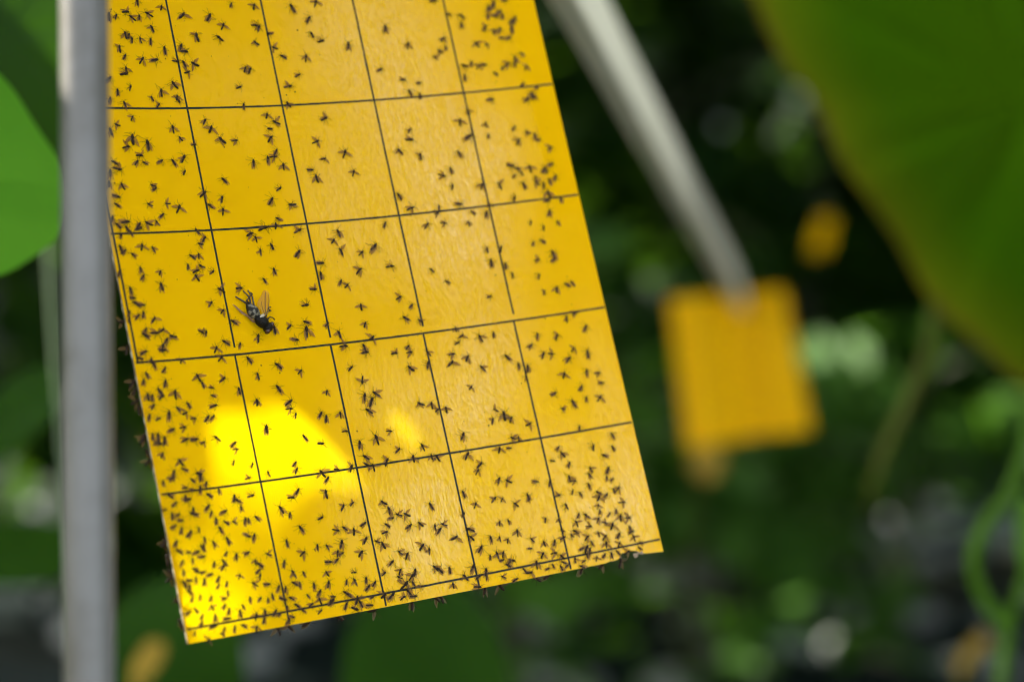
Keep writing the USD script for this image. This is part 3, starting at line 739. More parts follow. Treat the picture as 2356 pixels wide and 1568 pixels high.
    ',O,90;451,152,9,F,70;440,180,-46,S,90;424,123,-76,F,90;157,271,-46,O,90;148,283,-46,S,90;128,346,-76,S,90;-454,127,-21,F,78;-496,133,-78,F,78;-486,135'
    ',-78,F,78;-474,142,-78,F,78;-486,150,5,F,78;-431,147,-21,F,78;-412,149,6,F,78;-398,156,-21,O,78;-484,169,-48,S,78;-453,185,-111,S,98;-449,200,-144,F,7'
    '8;-469,204,-48,F,78;-473,213,-21,F,78;-422,211,-144,S,78;-418,215,-78,F,78;-436,221,-144,F,78;-409,230,-48,F,78;-450,234,6,B,78;-436,240,7,B,78;-423,2'
    '37,-78,F,78;-493,219,-78,F,78;-372,150,-144,L,78;-337,164,-21,F,78;-335,176,6,O,78;-346,198,-78,L,78;-310,207,-78,L,78;-322,231,7,O,78;-282,226,-111,L'
    ',78;-269,144,-78,F,78;-195,168,-111,F,78;-223,215,-47,F,78;-223,227,-47,F,78;-487,244,-144,F,78;-455,250,-78,F,78;-450,255,7,F,78;-477,259,-20,F,78;-4'
    '10,251,-144,F,78;-387,245,-78,F,78;-359,261,-78,F,78;-356,268,-144,F,78;-323,264,-20,L,78;-414,272,-47,F,78;-410,284,-47,F,78;-445,273,-78,F,78;-449,2'
    '81,-144,F,78;-383,285,-20,F,78;-350,281,-111,F,78;-488,278,-78,F,78;-475,280,-20,F,78;-471,291,7,F,78;-404,297,-78,F,78;-387,304,-144,F,78;-370,306,-1'
    '44,O,78;-346,305,-78,F,78;-340,306,-78,F,78;-324,304,-143,F,78;-487,299,-20,F,78;-475,306,-78,F,98;-459,314,-47,F,98;-441,310,-78,L,78;-400,314,-111,F'
    ',78;-272,294,-111,F,98;-255,307,-77,F,98;-229,266,-47,F,98;-243,278,8,O,98;-240,335,-111,F,98;-500,269,7,L,78;-161,186,7,L,100;-175,239,-110,S,100;-14'
    '0,238,8,S,100;-111,237,-47,O,100;-164,252,-47,F,100;-106,169,7,L,100;-84,195,-77,F,100;-48,189,-77,S,125;-15,181,8,O,100;-6,218,-47,O,100;44,218,-110,'
    'S,100;-79,222,-143,F,100;-76,239,8,O,100;-66,242,-110,S,100;-35,235,-47,O,100;20,237,-77,S,100;58,240,-77,S,100;69,244,-110,S,100;134,209,-47,F,100;13'
    '4,248,-46,O,100;-174,277,-77,O,100;-144,308,-46,O,100;-124,305,-19,O,100;-193,323,-19,L,100;-63,312,-142,O,100;-53,327,-110,F,100;107,320,-77,F,100;34'
    ',332,-110,F,125;99,361,-46,L,100;-37,340,-142,O,100;-49,345,-18,F,100;-21,342,-142,S,100;-108,346,-46,F,100;-17,365,-46,F,100;4,364,-110,S,100;34,374,'
    '-77,L,100;51,373,-142,O,100;42,382,-46,F,100;-152,348,-142,F,100;-166,351,9,S,100;-133,356,-77,S,100;-65,355,-142,F,100;-68,369,9,O,100;102,391,-141,F'
    ',125;235,231,-141,S,88;248,232,-76,S,88;203,248,-76,S,88;226,250,9,F,88;327,265,-46,F,88;331,278,-109,S,88;401,275,-76,L,88;446,258,-108,F,88;441,283,'
    '-108,F,88;310,290,9,L,88;342,300,-46,F,88;418,296,-141,F,110;384,317,-108,O,88;421,324,-76,F,88;378,328,-108,F,88;414,340,-76,F,88;425,346,-46,F,88;33'
    '5,327,-76,O,88;345,336,10,O,88;372,348,-76,F,88;188,306,-46,F,88;204,312,-141,S,88;265,324,9,F,88;292,330,-76,F,88;305,358,-18,O,88;336,355,-76,L,88;3'
    '50,362,-109,F,88;387,366,-141,F,88;388,376,-76,S,88;405,374,-46,F,88;422,367,-108,F,88;433,366,-46,S,88;382,392,-76,S,88;383,403,-76,F,88;436,395,-17,'
    'S,88;417,408,-76,F,88;315,380,-109,L,88;402,412,-45,F,88;423,421,-76,S,110;440,427,10,S,88;337,402,-46,F,88;351,406,-141,O,88;376,418,-45,S,88;328,416'
    ',-109,S,88;170,342,-46,O,88;186,345,-46,S,88;240,347,-109,F,88;241,352,-76,F,88;210,359,-141,S,88;266,399,-76,O,88;293,404,-76,S,88;169,389,-76,S,88;1'
    '88,389,-109,F,88;-346,336,8,F,72;-335,336,-77,F,72;-434,328,-78,F,72;-390,335,-111,F,72;-418,338,-111,F,72;-443,342,-111,F,72;-438,339,-78,F,72;-490,3'
    '27,-47,F,72;-490,343,-144,F,72;-468,349,8,F,72;-452,350,-19,F,72;-443,360,8,F,90;-465,362,-78,F,72;-485,363,-47,F,72;-396,359,-47,F,72;-378,366,-78,F,'
    '90;-354,365,-19,F,72;-316,373,-143,O,72;-343,381,-77,S,90;-338,388,-143,F,72;-338,399,-18,F,72;-406,373,-111,F,72;-407,382,-47,F,72;-424,374,-78,F,72;'
    '-487,380,-78,F,72;-466,379,-143,F,72;-458,386,8,F,72;-447,387,8,F,72;-434,393,-19,F,72;-466,396,-78,F,72;-476,398,8,F,72;-491,400,-111,F,72;-450,401,-'
    '78,F,72;-421,401,-46,F,72;-424,414,-46,F,72;-407,412,-78,F,72;-379,403,-78,S,90;-339,409,-77,L,72;-355,421,-143,S,72;-326,427,9,F,72;-307,435,-46,F,72'
    ';-294,439,-77,F,72;-485,417,-143,F,72;-481,407,-78,F,72;-409,428,-78,F,72;-416,439,9,F,90;-368,446,-77,F,72;-347,449,-46,F,72;-333,453,-77,F,72;-323,4'
    '47,-111,F,72;-480,429,-46,F,72;-464,428,-78,F,72;-443,433,-46,F,72;-446,449,-111,S,72;-420,451,-46,F,72;-385,457,-111,F,72;-393,467,-77,F,72;-413,460,'
    '-78,F,72;-492,453,-18,B,72;-479,449,-111,F,72;-467,462,-46,F,72;-443,467,-78,F,72;-417,475,9,F,72;-344,473,-77,F,72;-323,477,-46,F,72;-362,477,-77,S,9'
    '0;-348,486,-77,F,72;-471,474,-46,F,72;-447,484,9,F,90;-393,491,-143,F,72;-409,492,-77,F,72;-429,491,-46,F,72;-437,499,-143,F,72;-488,489,-78,L,72;-366'
    ',499,-77,S,72;-300,459,9,F,72;-288,458,-142,F,72;-298,473,-77,F,72;-314,483,-18,F,72;-300,497,-46,F,72;-290,493,9,F,72;-464,505,-18,S,72;-273,356,-77,'
    'F,90;-244,381,-18,S,90;-286,392,-46,F,90;-213,373,-77,F,90;-194,376,-110,O,90;-175,390,-77,S,90;-166,394,-18,F,72;-194,406,9,F,90;-179,404,-18,F,72;-2'
    '73,413,-111,O,90;-252,417,-111,F,72;-206,424,-110,S,90;-276,432,-143,F,90;-264,435,-77,F,72;-236,441,-77,F,90;-227,456,-46,F,72;-206,443,-77,F,90;-253'
    ',459,-111,F,72;-231,470,-110,S,72;-248,476,-18,F,72;-280,472,-142,F,72;-269,484,-142,F,72;-210,477,-46,F,72;-200,470,9,F,72;-233,491,-46,L,72;-163,374'
    ',-77,F,98;-127,398,-46,S,98;-112,375,-46,O,98;-92,383,-142,O,98;-81,390,-110,S,98;-50,410,-110,O,98;-35,417,-46,S,98;0,406,-46,S,123;12,416,-77,O,98;7'
    '2,402,-18,O,98;103,407,-141,S,98;119,430,-46,F,98;-69,426,-46,F,98;-56,444,-46,S,98;-26,450,-77,F,98;-34,458,-46,S,98;-89,444,-46,O,98;-62,456,-142,S,'
    '98;15,450,-110,S,98;22,455,-141,F,98;45,458,-76,F,98;94,463,-45,F,98;-149,433,9,L,98;-169,446,-77,F,76;-153,447,-110,O,76;-129,448,-77,F,76;-127,463,-'
    '46,F,98;-113,458,-46,F,76;-51,471,-45,S,123;-36,471,-110,F,98;-19,481,10,F,98;-50,484,-110,F,98;72,477,-141,O,98;45,488,-76,S,98;119,474,-76,F,98;118,'
    '486,-76,F,98;-177,466,-142,F,76;-172,470,-142,F,76;-155,481,-77,O,98;-98,483,-45,S,98;-82,486,-45,F,98;-60,494,-17,O,98;-37,497,-17,F,98;-130,498,10,F'
    ',98;-122,483,-17,F,76;-151,489,-110,F,98;97,503,10,F,98;-179,487,-46,F,76;-162,500,10,L,98;103,483,-17,F,98;-205,476,-46,F,98;201,412,-76,S,88;162,418'
    ',-76,O,88;178,424,-46,S,88;143,415,-76,F,88;227,432,-141,O,88;251,443,-76,S,88;274,445,-76,F,88;222,450,10,F,88;244,464,-45,S,88;149,447,-109,O,88;162'
    ',448,-76,S,88;134,449,-76,F,88;159,461,-17,F,88;165,472,-141,F,88;179,466,10,F,88;172,467,-45,F,88;226,479,-76,S,110;197,486,-109,F,88;210,495,-17,O,8'
    '8;150,492,-141,O,88;178,502,-17,F,88;270,467,10,S,88;281,475,-109,S,88;281,487,-141,F,88;259,489,-109,F,88;249,494,-17,F,88;275,496,-109,F,88;290,495,'
    '-45,F,88;294,426,-141,F,88;295,441,-17,F,88;312,439,-141,S,88;321,433,-141,F,88;355,429,10,S,88;389,429,10,O,88;402,435,-76,S,110;369,445,-108,O,88;34'
    '5,448,-17,S,88;382,454,-45,S,88;412,455,-45,F,88;437,446,-108,F,88;441,455,-17,F,88;441,466,-108,S,88;380,468,-76,S,110;350,460,-109,F,88;408,473,-45,'
    'S,88;338,468,-45,S,110;329,469,-17,F,88;343,474,-76,F,88;452,479,-108,F,88;334,482,-109,F,88;308,486,-76,O,88;354,492,-76,S,88;327,493,-17,F,88;372,48'
    '9,-45,F,88;386,490,-76,F,88;399,488,-108,F,88;422,492,-17,S,88;447,489,-140,O,88;317,502,-140,F,88;'
)
BACKS = (
    '-119,510,-17;-195,508,-142;-40,506,-77;9,509,-141;20,513,-110;114,513,-76;146,513,-109;222,513,-141;323,513,-45;367,516,-45;407,510,-76;250,514,-17;-3'
    '19,513,-111;-297,512,-111;-256,510,-17;-509,324,-47;-509,349,-78;-514,376,-144;-510,386,-19;-516,429,-143;-515,465,-111;-513,-79,3;-517,31,-49;-519,47'
    ',-49;-515,67,-22;-513,81,-78;-520,130,-49;-513,-31,-78;-520,135,-48;-520,160,-112;-519,177,-48;-510,322,-78;'
)


HOLE_UV = [(-38.2, 15), (-36.6, 11.6), (-28, 11.6), (-19.6, 12.2), (-17.3, 14.6), (-13.5, 20), (-9.6, 25.6), (-12.5, 26.9), (-20, 26.3), (-27, 29.5), (-30, 33), (-31, 40), (-34, 46), (-44, 50), (-54, 47), (-53, 36), (-45, 28), (-39.2, 25)]
HOLE = outline_uv(HOLE_UV, 80).buffer(0)
HOLE = HOLE.union(outline_uv([(1.6 + 2.0 * math.cos(q), 18.2 + 2.5 * math.sin(q)) for q in np.linspace(0, 5.5, 8)], 24))
pole_ab = shade_ab(np.array([at(176, -260, .3078), at(186, 240, .3032)]))
from shapely.geometry import LineString
HOLE = HOLE.union(LineString(pole_ab).buffer(.008, cap_style='flat'))
lit = shade_ab(np.array([at(x, y, .465) for x, y in ((-40, 250), (60, 330), (140, 430), (130, 540), (40, 600), (-40, 600))]))
HOLE = HOLE.union(Polygon(lit).buffer(.004))
hx, hy = outline_uv(HOLE_UV, 80).centroid.coords[0]
NEAR = .36
for k, (dx, dy, L_, W_, turn, ex) in enumerate(((-.085, .01, .22, .17, .4, 0), (.07, .06, .24, .19, -.5, .012), (.02, .16, .25, .2, .1, .02), (-.09, .17, .22, .18, .9, .03),
                                                (.085, -.07, .22, .18, -2.4, .008), (.0, -.11, .22, .2, 3.0, .02), (.16, .04, .24, .18, -1.2, .03), (-.01, .055, .2, .2, .2, .04), (.04, .07, .22, .2, 2.0, .05), (-.03, .0, .2, .18, 1.5, .06), (.03, -.05, .2, .2, 0, .06), (.13, .2, .24, .2, -.3, .04), (-.12, -.07, .2, .17, 1.9, .03))):
    shading_leaf(CLIMBER, leaf_at(hx + dx, hy + dy, L_, W_, turn, k), NEAR + ex, HOLE, seed=k)
shading_leaf(CLIMBER, outline_uv([(-31, 28), (-22, 27.5), (-10, 28), (-4, 38), (-20, 56), (-33, 54), (-36, 44), (-34, 34)]), 1.1, seed=21)
shading_leaf(CLIMBER, outline_uv([(-56, 22), (-50, 24), (-46, 30), (-50, 37), (-58, 36)], 40), 1.0, seed=22)

lw = outline_uv([(-36, 37), (-32, 55), (-58, 56), (-58, 33), (-46, 34)], 40)
r_ = np.random.default_rng(77)
k = 0
while k < 3:
    x, y = r_.uniform(lw.bounds[0] - .01, lw.bounds[2] + .01), r_.uniform(lw.bounds[1] - .01, lw.bounds[3] + .01)
    if not lw.buffer(.006).contains(Point(x, y)):
        continue
    g = leaf_at(x, y, r_.uniform(.012, .022), r_.uniform(.010, .016), r_.random() * 6, k).buffer(0)
    g = g if g.geom_type == 'Polygon' else max(g.geoms, key=lambda q: q.area)
    shading_leaf(CLIMBER, g, r_.uniform(1.3, 1.9), seed=k, wav=.001)
    k += 1

# ------------------------------------------------------------------ vine roof added above the picture to shade the plants
VINE = thing('added_vine', 'leafy vine added overhead to shade the plants, its crown out of view', 'vine')


def vine_crown(seed, n):
    r_ = np.random.default_rng(seed)
    x, y = r_.uniform(-4.4, 3.2, n), r_.uniform(1.3, 8.4, n)
    z = 1.62 + .10 * (y - 1.5) + .5 * r_.random(n) + .1 * np.sin(3 * x)
    p = np.c_[x, y, z]
    q = shade_ab(p)
    p = p[(np.hypot(q[:, 0] - hx, q[:, 1] - hy) > .22) & (meshkit.fbm(np.c_[x * 1.7, y * 1.7, 9.0 + 0 * x]) > np.where(y < 2, .30, np.where((x < -1.5) & (y > 3.3), .42, .345))) & ~in_gap(p)]
    k = len(p)
    d = np.c_[r_.normal(size=k), r_.normal(size=k) - .4, -.25 + .4 * r_.normal(size=k)]
    return scatter(p, np.cross(d, SUN + [0, 0, .7]) + .4 * r_.normal(size=(k, 3)), d, .16 * r_.uniform(.6, 1.25, k))


obj('crown', vine_crown(5, 17000), LEAF_BACK, VINE)
for xw in (-1.9, -.6, .7, 1.8):
    obj('stem', tube(spline(np.array([(xw, 4.9, 0), (xw + .05, 4.85, 1.2), (xw, 4.4, 1.9), (xw + .1, 3.0, 1.95), (xw, 1.5, 1.85)]), 24), np.linspace(.014, .006, 24), 8), BARK, VINE, smooth=50)

# ------------------------------------------------------------------ hedge rows: put in to block sky light and darken the card reflection
def added_hedge(x0, y0, x1, y1, top, n):
    r_ = np.random.default_rng(n)
    nx, ny = unit([y0 - y1, x1 - x0])
    s, d = r_.random(n), .5 * r_.random(n)
    p = np.c_[x0 + (x1 - x0) * s - nx * d, y0 + (y1 - y0) * s - ny * d, r_.uniform(.05, top, n)]
    if x0 < -3 and x1 < -3:
        p[:, 2] *= np.where(p[:, 1] > 2.6, .72, 1)
    q = shade_ab(p)
    p = p[~((np.hypot(q[:, 0] - hx, q[:, 1] - hy) < .25) & (p @ SUN > 1)) & ~in_gap(p)]
    k = len(p)
    dv = np.c_[r_.normal(size=(k, 2)), -.8 + .4 * r_.normal(size=k)]
    return scatter(p, np.cross(dv, [nx, ny, .2]) + .5 * r_.normal(size=(k, 3)), dv, .17 * r_.uniform(.6, 1.25, k))


for (x0, y0, x1, y1, top, n), lab in (((2.15, -.75, 2.9, 8.2, 3.1, 5500), 'dense dark hedge put in out of view on the right to block the sky'), ((-3.1, 8.2, -3.1, -3.0, 2.7, 2000), 'dense dark hedge put in out of view on the left to block the light'),
                                      ((2.9, 8.3, -3.1, 8.3, 3.0, 5000), 'dark hedge put in behind all the blurred bushes to close off the sky'), ((-3.1, -3.0, .7, -3.0, 2.5, 1300), 'dark hedge put in unseen behind the viewpoint, on the left, to block the sky'),
                                      ((.7, -3.0, 2.15, -.75, 1.5, 600), 'low dark hedge put in unseen behind the viewpoint, on the right, to block the sky')):
    tag(obj('added_hedge', added_hedge(x0, y0, x1, y1, top, n), LEAF_BACK), lab, 'added_hedge', kind='stuff')

# ------------------------------------------------------------------ gnats
BODY = plain('gnat_body', (.014, .007, .003), .5, specular_ior_level=.12)
LEG = plain('gnat_leg', (.03, .015, .004), .5, specular_ior_level=.1)
WING = mat('gnat_wing', {'tr': ('transparent_bsdf', {'color': (.70, .56, .30)}), 'p': ('principled_bsdf', {'base_color': (.06, .032, .006), 'roughness': .4, 'specular_ior_level': .15}), 'm': ('mix_closure', {'fac': .40})},
           [('tr.BSDF', 'm.closure1'), ('p.BSDF', 'm.closure2')], surface='m.closure')
MM = .001


def wing_mesh(root, ang, length, width, lift, curl, r_):
    t = np.linspace(0, np.pi * 2, 17)[:-1]
    s = (1 - np.cos(t)) / 2
    half = width / 2 * np.sin(np.pi * np.clip(s, 0, 1) ** .62) ** .8
    x = s * length; yv = np.where(t < np.pi, half, -half)
    zz = lift * (s + .3) + curl * s * s
    c, sn = math.cos(ang), math.sin(ang)
    P = np.c_[root[0] + c * x - sn * yv, root[1] + sn * x + c * yv, root[2] + zz + .05 * yv * np.sign(sn + 1e-9)]
    P = np.vstack([P, P.mean(0)])
    n = len(t)
    return P * MM, np.array([(n, j, (j + 1) % n) for j in range(n)])


def gnat_parts(kind, seed):
    """mm; head towards +x, card at z = 0."""
    r_ = np.random.default_rng(seed)
    bend = r_.uniform(-.35, .35)
    parts = {}
    ab_ax = (-math.cos(bend), -math.sin(bend), 0)
    ablen = r_.uniform(.85, 1.25)
    aw = r_.uniform(.19, .29)
    ctr = np.array([-.28, 0, .24]) + np.array(ab_ax) * ablen * .5
    body = [ellipsoid((0, 0, .30), (.43, .31, .29), sub=1), ellipsoid(ctr, (ablen * .62, aw, aw * .85), ab_ax, sub=1)]
    body.append(ellipsoid((.46, 0, .24), (.15, .17, .16), sub=1))
    for s in (-1, 1):
        a = r_.uniform(.3, .9) * s
        body.append(tube([(.55, .05 * s, .28), (.55 + .35 * math.cos(a), .35 * math.sin(a), .32), (.55 + .6 * math.cos(a * 1.5), .6 * math.sin(a * 1.5), .2)], .022, 4, False))
    v, f = join(body); parts['body'] = [(v * MM, f, BODY)]
    wl, ww = r_.uniform(1.75, 2.1), r_.uniform(.62, .8)
    if kind in 'FB':
        a = [math.pi - r_.uniform(.02, .3), math.pi + r_.uniform(.02, .3)]
    elif kind == 'S':
        a = [math.pi - r_.uniform(.55, 1.5), math.pi + r_.uniform(.5, 1.4)]
    elif kind == 'O':
        a = [math.pi - r_.uniform(.0, .25), math.pi + r_.choice([-1, 1]) * r_.uniform(.8, 1.9)]
    else:
        a = [math.pi - r_.uniform(.2, .5), math.pi - r_.uniform(.0, .3)]; ww *= .35; wl *= .9
    parts['wing'] = [(*wing_mesh((.0, .14 * s, .34), an, wl * r_.uniform(.92, 1.05), ww, .05 + .05 * i, r_.uniform(-.25, .12), r_), WING) for i, (s, an) in enumerate(zip((1, -1), a))]
    legs = []
    for i in range(3):
        for s in (-1, 1):
            side_ = s if kind != 'L' else (1 if r_.random() < .8 else -1)
            base = np.array([.22 - .24 * i, .12 * side_, .2])
            a0 = side_ * (.75 + .62 * i + r_.normal() * .28)
            l1, l2, l3 = r_.uniform(.38, .66), r_.uniform(.38, .72), r_.uniform(.2, .75)
            k1 = base + [l1 * math.cos(a0), l1 * math.sin(a0), .18]
            a1 = a0 + side_ * r_.uniform(-.5, .9)
            k2 = k1 + [l2 * math.cos(a1), l2 * math.sin(a1), -.22]
            a2 = a1 + side_ * r_.uniform(-.6, .6)
            k3 = k2 + [l3 * math.cos(a2), l3 * math.sin(a2), -.1]
            k3[2] = max(k3[2], .04); k2[2] = max(k2[2], .06)
            v, f = tube([base, k1, k2, k3], [.042, .036, .028, .02], 4, False)
            legs.append((v * MM, f, LEG))
    parts['leg'] = legs
    return parts


NV = 10
LIB = {}
for kind in 'FSOL':
    for q in range(NV):
        P = gnat_parts(kind, 100 + 17 * q + ord(kind))
        name = '/World/gnat_form_%s_%d' % ({'F': 'folded', 'S': 'spread', 'O': 'half', 'L': 'side'}[kind], q)
        cp = stage.CreateClassPrim(name)
        for pn in ('body', 'wing', 'leg'):
            for i, (v, f, m_) in enumerate(P[pn]):
                usdkit.mesh(stage, name + '/' + (pn if i == 0 else '%s_%03d' % (pn, i)), (v, f), m_, smooth=True)
        LIB[kind, q] = (cp.GetPath(), P)

flies = []
for e in FLIES.split(';'):
    if e:
        a = e.split(',')
        flies.append([int(a[0]) / 10, int(a[1]) / 10, float(a[2]), 'F' if a[3] == 'B' else a[3], int(a[4]) / 100])


def card_frame(u, v, ang, scale, back=False, lift=0.0):
    p, n = card(u, v, lift)
    th = math.radians(ang)
    xd = np.array([math.cos(th), -math.sin(th), 0])
    if back:
        n = -n; p = p + n * .0008
    xd = unit(xd - n * (xd @ n))
    m = np.eye(4); m[:3, 0], m[:3, 1], m[:3, 2], m[:3, 3] = xd * scale, np.cross(n, xd) * scale, n * scale, p
    return CARD @ m


fr = np.random.default_rng(11)
recs = []
for u, v, an, kd, sz in flies:
    recs.append(dict(u=u, v=v, an=an + fr.normal() * 8, kd=kd, sz=sz * (1.2 if sz < .8 else 1) * fr.uniform(.60, .92), q=int(fr.integers(NV))))
wp = np.array([card_world(r['u'], r['v'])[0] for r in recs]) - CAM
for r, w in zip(recs, wp):
    r['px'], r['py'] = FPX * (w @ RIGHT) / (w @ FWD), FPX * (w @ DOWN) / (w @ FWD)
    r['seen'] = r['sz'] * FPX / (w @ FWD)
    r['col'] = int(np.searchsorted(COLS, r['u'])); r['row'] = int(np.searchsorted([-2 * ROWH, -ROWH, 0, ROWH, 2 * ROWH], r['v']))
cells = {}
for r in recs:
    cells.setdefault((r['col'], r['row']), []).append(r)
NUM = ['first', 'second', 'third', 'fourth', 'fifth', 'sixth', 'seventh', 'eighth', 'ninth', 'tenth'] + ['%dth' % k for k in range(11, 80)]
ROWN = ['top', 'second', 'third', 'fourth', 'fifth', 'lowest']
WN = {'F': 'folded', 'S': 'spread', 'O': 'one out', 'L': 'hidden'}
for (c, rw), L in cells.items():
    orders = []
    for key, rev, nm in (('py', False, 'highest'), ('py', True, 'lowest'), ('px', False, 'leftmost'), ('px', True, 'rightmost')):
        for i, r in enumerate(sorted(L, key=lambda q: q[key], reverse=rev)):
            if 'rank' not in r or i < r['rank'][0]:
                r['rank'] = (i, nm)
    for r in L:
        i, nm = r['rank']
        pos = nm if i == 0 else NUM[i] + ' ' + nm
        cell = ('the %s square of the %s row' % (NUM[c], ROWN[rw])) if rw < 5 else 'the strip below the lowest line, %s column' % NUM[c]
        w = {'F': 'gnat with folded wings', 'S': 'gnat with spread wings', 'O': 'gnat with one wing out', 'L': 'gnat lying on its side'}[r['kd']]
        r['label'] = '%s, %s in %s' % (w, pos, cell)
order = sorted(recs, key=lambda r: -r['seen'])
single, rest = order[:300], order[300:]
for r in sorted(single, key=lambda r: (r['row'], r['col'], r['py'])):
    t = thing('gnat', r['label'], 'gnat', 'gnats stuck to the yellow card', card_frame(r['u'], r['v'], r['an'], r['sz']))
    t.GetReferences().AddInternalReference(LIB[r['kd'], r['q']][0])
    t.SetInstanceable(True)
back = [[float(a) for a in e.split(',')] for e in BACKS.split(';') if e]
mass = {'body': [], 'wing': [], 'leg': []}
todo = [(card_frame(r['u'], r['v'], r['an'], r['sz']), r['kd'], r['q']) for r in rest]
todo += [(card_frame(max(u / 10, -50.6), min(v / 10, 50.7), a, fr.uniform(.85, 1.05), True), 'SOF'[k % 3], k % NV) for k, (u, v, a) in enumerate(back)]
for m_, kd, q in todo:
    for pn in mass:
        for v, f, _ in LIB[kd, q][1][pn]:
            mass[pn].append((place(v, m_), f))
sw = thing('gnat_swarm', 'remaining small dark gnats crowding the edges of the yellow card, some on its back', 'gnats', kind='stuff')
for pn, m_ in (('body', BODY), ('wing', WING), ('leg', LEG)):
    obj(pn, join(mass[pn]), m_, sw, smooth=True)

# dirt specks in the glue
sp = []
for k in range(150):
    u, v = fr.uniform(-48, 46), fr.uniform(-72, 48)
    s = fr.uniform(.04, .11) if k % 6 else fr.uniform(.1, .18)
    sp.append((place(ellipsoid((0, 0, 0), (s, s * .8, s * .5), sub=1)[0] * MM, card_frame(u, v, k * 40, 1.0)), ellipsoid((0, 0, 0), (1, 1, 1), sub=1)[1]))
tag(obj('dirt_specks', join(sp), BODY), 'tiny dark specks of dirt in the glue of the yellow card', 'specks', kind='stuff')

# ------------------------------------------------------------------ the house fly
FB = mat('fly_body', {'tc': ('texture_coordinate', {}), 'v': ('voronoi_texture', {'scale': 1900.0}), 'r': ('rgb_ramp', {'ramp': [(.0, (.010, .009, .006)), (.66, (.011, .010, .006)), (.73, (.09, .083, .055)), (1, (.15, .13, .09))]}),
                      's': ('separate_color', {}), 'p': ('principled_bsdf', {'roughness': .5, 'specular_ior_level': .2})},
         [('tc.object', 'v.vector'), ('v.color', 's.color'), ('s.r', 'r.fac'), ('r.color', 'p.base_color')])
FD = plain('fly_dark', (.006, .005, .003), .45, specular_ior_level=.1)
FL = plain('fly_leg', (.012, .006, .005), .35)
FW = mat('fly_wing', {'tr': ('transparent_bsdf', {'color': (.80, .64, .30)}), 'p': ('principled_bsdf', {'base_color': (.24, .14, .012), 'roughness': .3, 'specular_ior_level': .2}), 'm': ('mix_closure', {'fac': .28})},
         [('tr.BSDF', 'm.closure1'), ('p.BSDF', 'm.closure2')], surface='m.closure')
FWD_ = mat('fly_wing_edge', {'tr': ('transparent_bsdf', {'color': (.5, .35, .2)}), 'p': ('principled_bsdf', {'base_color': (.10, .045, .015), 'roughness': .3}), 'm': ('mix_closure', {'fac': .75})},
           [('tr.BSDF', 'm.closure1'), ('p.BSDF', 'm.closure2')], surface='m.closure')
CALY = plain('fly_scale', (.34, .29, .2), .6)
FU, FV = -24.2, -6.6
fp, fn = card(FU, FV)
m = np.eye(4); xd = unit(np.array([1.0, 0, 0]) - fn * fn[0]); m[:3, 0], m[:3, 2], m[:3, 3] = xd, fn, fp
m[:3, 1] = np.cross(fn, xd)
m[:3, :3] *= 1.10
fly = thing('house_fly', 'large dark fly with pale-spotted abdomen and one raised wing', 'fly', None, CARD @ m)


def L(u, v, z):
    """Card mm -> fly space (metres)."""
    return np.array([u - FU, -(v - FV), z]) * MM


def blob(cs, rs, sides=14, n=16):
    p = spline(np.array(cs), n) if len(cs) > 2 else np.array(cs)
    r = np.interp(np.linspace(0, 1, len(p)), np.linspace(0, 1, len(rs)), rs)
    return tube(p, r, sides)


o = obj('abdomen', blob([L(-25.95, -9.25, 1.0), L(-25.75, -8.8, 1.0), L(-25.3, -7.9, 1.05), L(-24.85, -7.05, 1.1), L(-24.35, -6.45, 1.1)], np.array([.12, .62, 1.02, 1.0, .6]) * MM), FB, fly, smooth=True)
obj('thorax', blob([L(-24.75, -6.55, 1.15), L(-24.3, -6.0, 1.2), L(-23.75, -5.4, 1.25), L(-23.3, -4.95, 1.2), L(-23.05, -4.75, 1.1)], np.array([.5, .95, 1.06, .98, .55]) * MM), FD, fly, smooth=True)
hd = obj('head', (ellipsoid(L(-22.92, -4.48, 1.1), np.array([.82, .98, .9]) * MM, (.75, -.66, 0), 2)), FD, fly, smooth=True)
EYE = plain('fly_eye', (.022, .008, .005), .22)
for a, b in ((-23.22, -3.82), (-22.28, -4.85)):
    obj('eye', ellipsoid(L(a, b, 1.25), np.array([.46, .56, .64]) * MM, (.75, -.66, 0), 2), EYE, hd, smooth=True)


def blade(outline, z0, z1, mat_, n=60):
    P = smooth_closed(outline, n)
    c = P.mean(0)
    root = P[0]
    ds = np.linalg.norm(P - root, axis=1); ds /= ds.max()
    V = np.array([L(p[0], p[1], z0 + (z1 - z0) * d + .12 * math.sin(d * 9)) for p, d in zip(P, ds)])
    V = np.vstack([V, L(c[0], c[1], (z0 + z1) / 2)])
    return V, np.array([(n, i, (i + 1) % n) for i in range(n)])


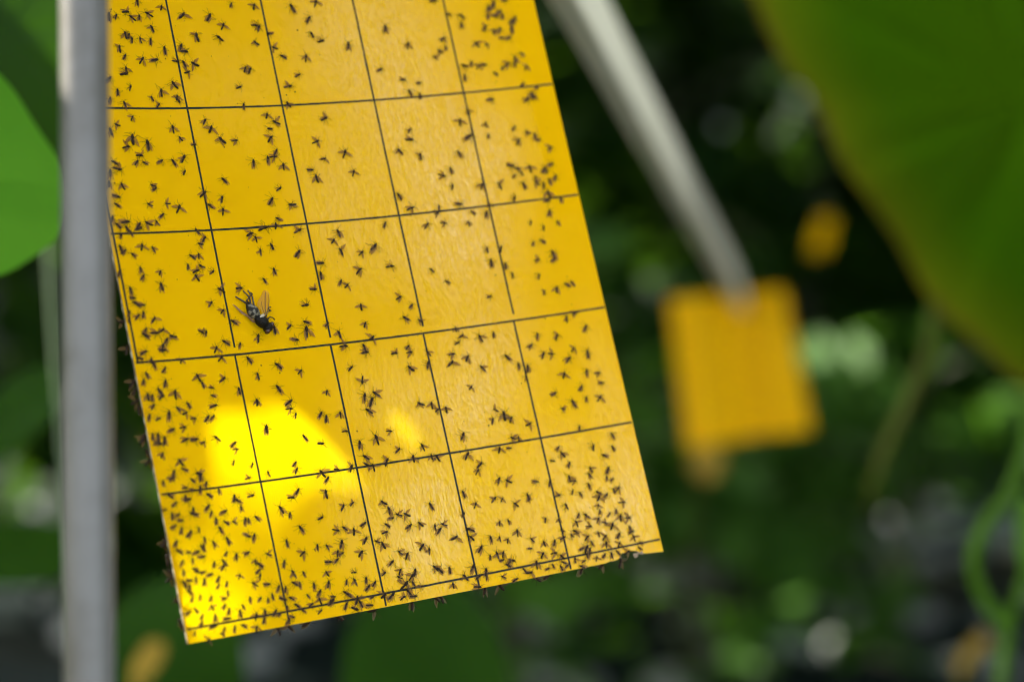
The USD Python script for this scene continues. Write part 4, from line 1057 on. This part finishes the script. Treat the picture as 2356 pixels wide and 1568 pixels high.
W1 = [(-23.22, -6.47), (-23.66, -7.64), (-23.91, -8.61), (-23.52, -9.37), (-22.72, -10.26), (-22.18, -11.01), (-21.64, -11.15), (-21.29, -10.85), (-21.27, -9.97), (-21.59, -9.03), (-22.05, -7.76), (-22.68, -6.6)]
wg = obj('wing', blade(W1, 1.2, .5, FW), FW, fly, smooth=True)
for vein in ([(-22.75, -6.6), (-22.1, -7.9), (-21.5, -9.3), (-21.3, -10.4)], [(-22.9, -6.6), (-22.6, -8.2), (-22.2, -9.6), (-21.8, -10.8)], [(-23.1, -6.7), (-23.1, -8.0), (-22.9, -9.2)]):
    k = len(vein)
    obj('vein', tube(spline(np.array([L(a, b, 1.23 - .65 * i / (k - 1)) for i, (a, b) in enumerate(vein)]), 14), .05 * MM, 5), FL, wg, smooth=True)
obj('wing', blade([(-25.45, -5.79), (-26.03, -6.53), (-27.4, -7.94), (-28.28, -9.22), (-27.14, -8.26), (-26.07, -7.23), (-25.18, -6.2), (-24.7, -5.5)], .7, .35, FWD_), FWD_, fly, smooth=True)
obj('wing_scale', ellipsoid(L(-24.05, -6.35, 2.0), np.array([.55, .3, .22]) * MM, (1, .5, 0), 1), CALY, fly, smooth=True)
for pts, r0, zz in (([(-25.5, -8.6), (-26.17, -9.31), (-27.39, -10.53)], .13, (1.0, .8, .3)), ([(-25.7, -8.93), (-26.17, -9.31), (-25.17, -10.11), (-24.37, -10.57), (-24.37, -11.0)], .11, (1.4, 1.6, 1.2, .7, .3)),
                    ([(-25.33, -8.5), (-25.1, -10.01), (-25.71, -11.45)], .11, (1.2, .9, .2)), ([(-24.79, -8.0), (-24.58, -10.06), (-24.78, -11.47)], .11, (1.2, .9, .2)),
                    ([(-22.79, -6.5), (-22.35, -7.27), (-21.46, -7.5), (-21.96, -7.76), (-21.66, -8.08), (-21.2, -8.17)], .11, (1.0, .8, .6, .7, .5, .3)),
                    ([(-22.9, -5.6), (-22.31, -6.13), (-21.98, -6.36), (-21.35, -6.27), (-20.85, -5.92)], .09, (1.0, .8, .7, .5, .2))):
    obj('leg', tube(np.array([L(a, b, zq) for (a, b), zq in zip(pts, zz)]), np.linspace(r0 * 1.6, r0, len(pts)) * MM, 7), FL, fly, smooth=40)
for k in range(26):          # bristles
    a = fr.uniform(0, 6.28); t_ = fr.random()
    c = np.array(L(-24.5 + 1.3 * t_, -6.2 + 1.4 * t_, 1.25)); dv = unit([math.cos(a) * .7, math.sin(a) * .7, .8])
    sb = tube([c + dv * .95 * MM, c + dv * 1.45 * MM], [.03 * MM, .012 * MM], 3, False)
    if k == 0:
        bs = []
    bs.append(sb)
obj('bristles', join(bs), FL, fly)
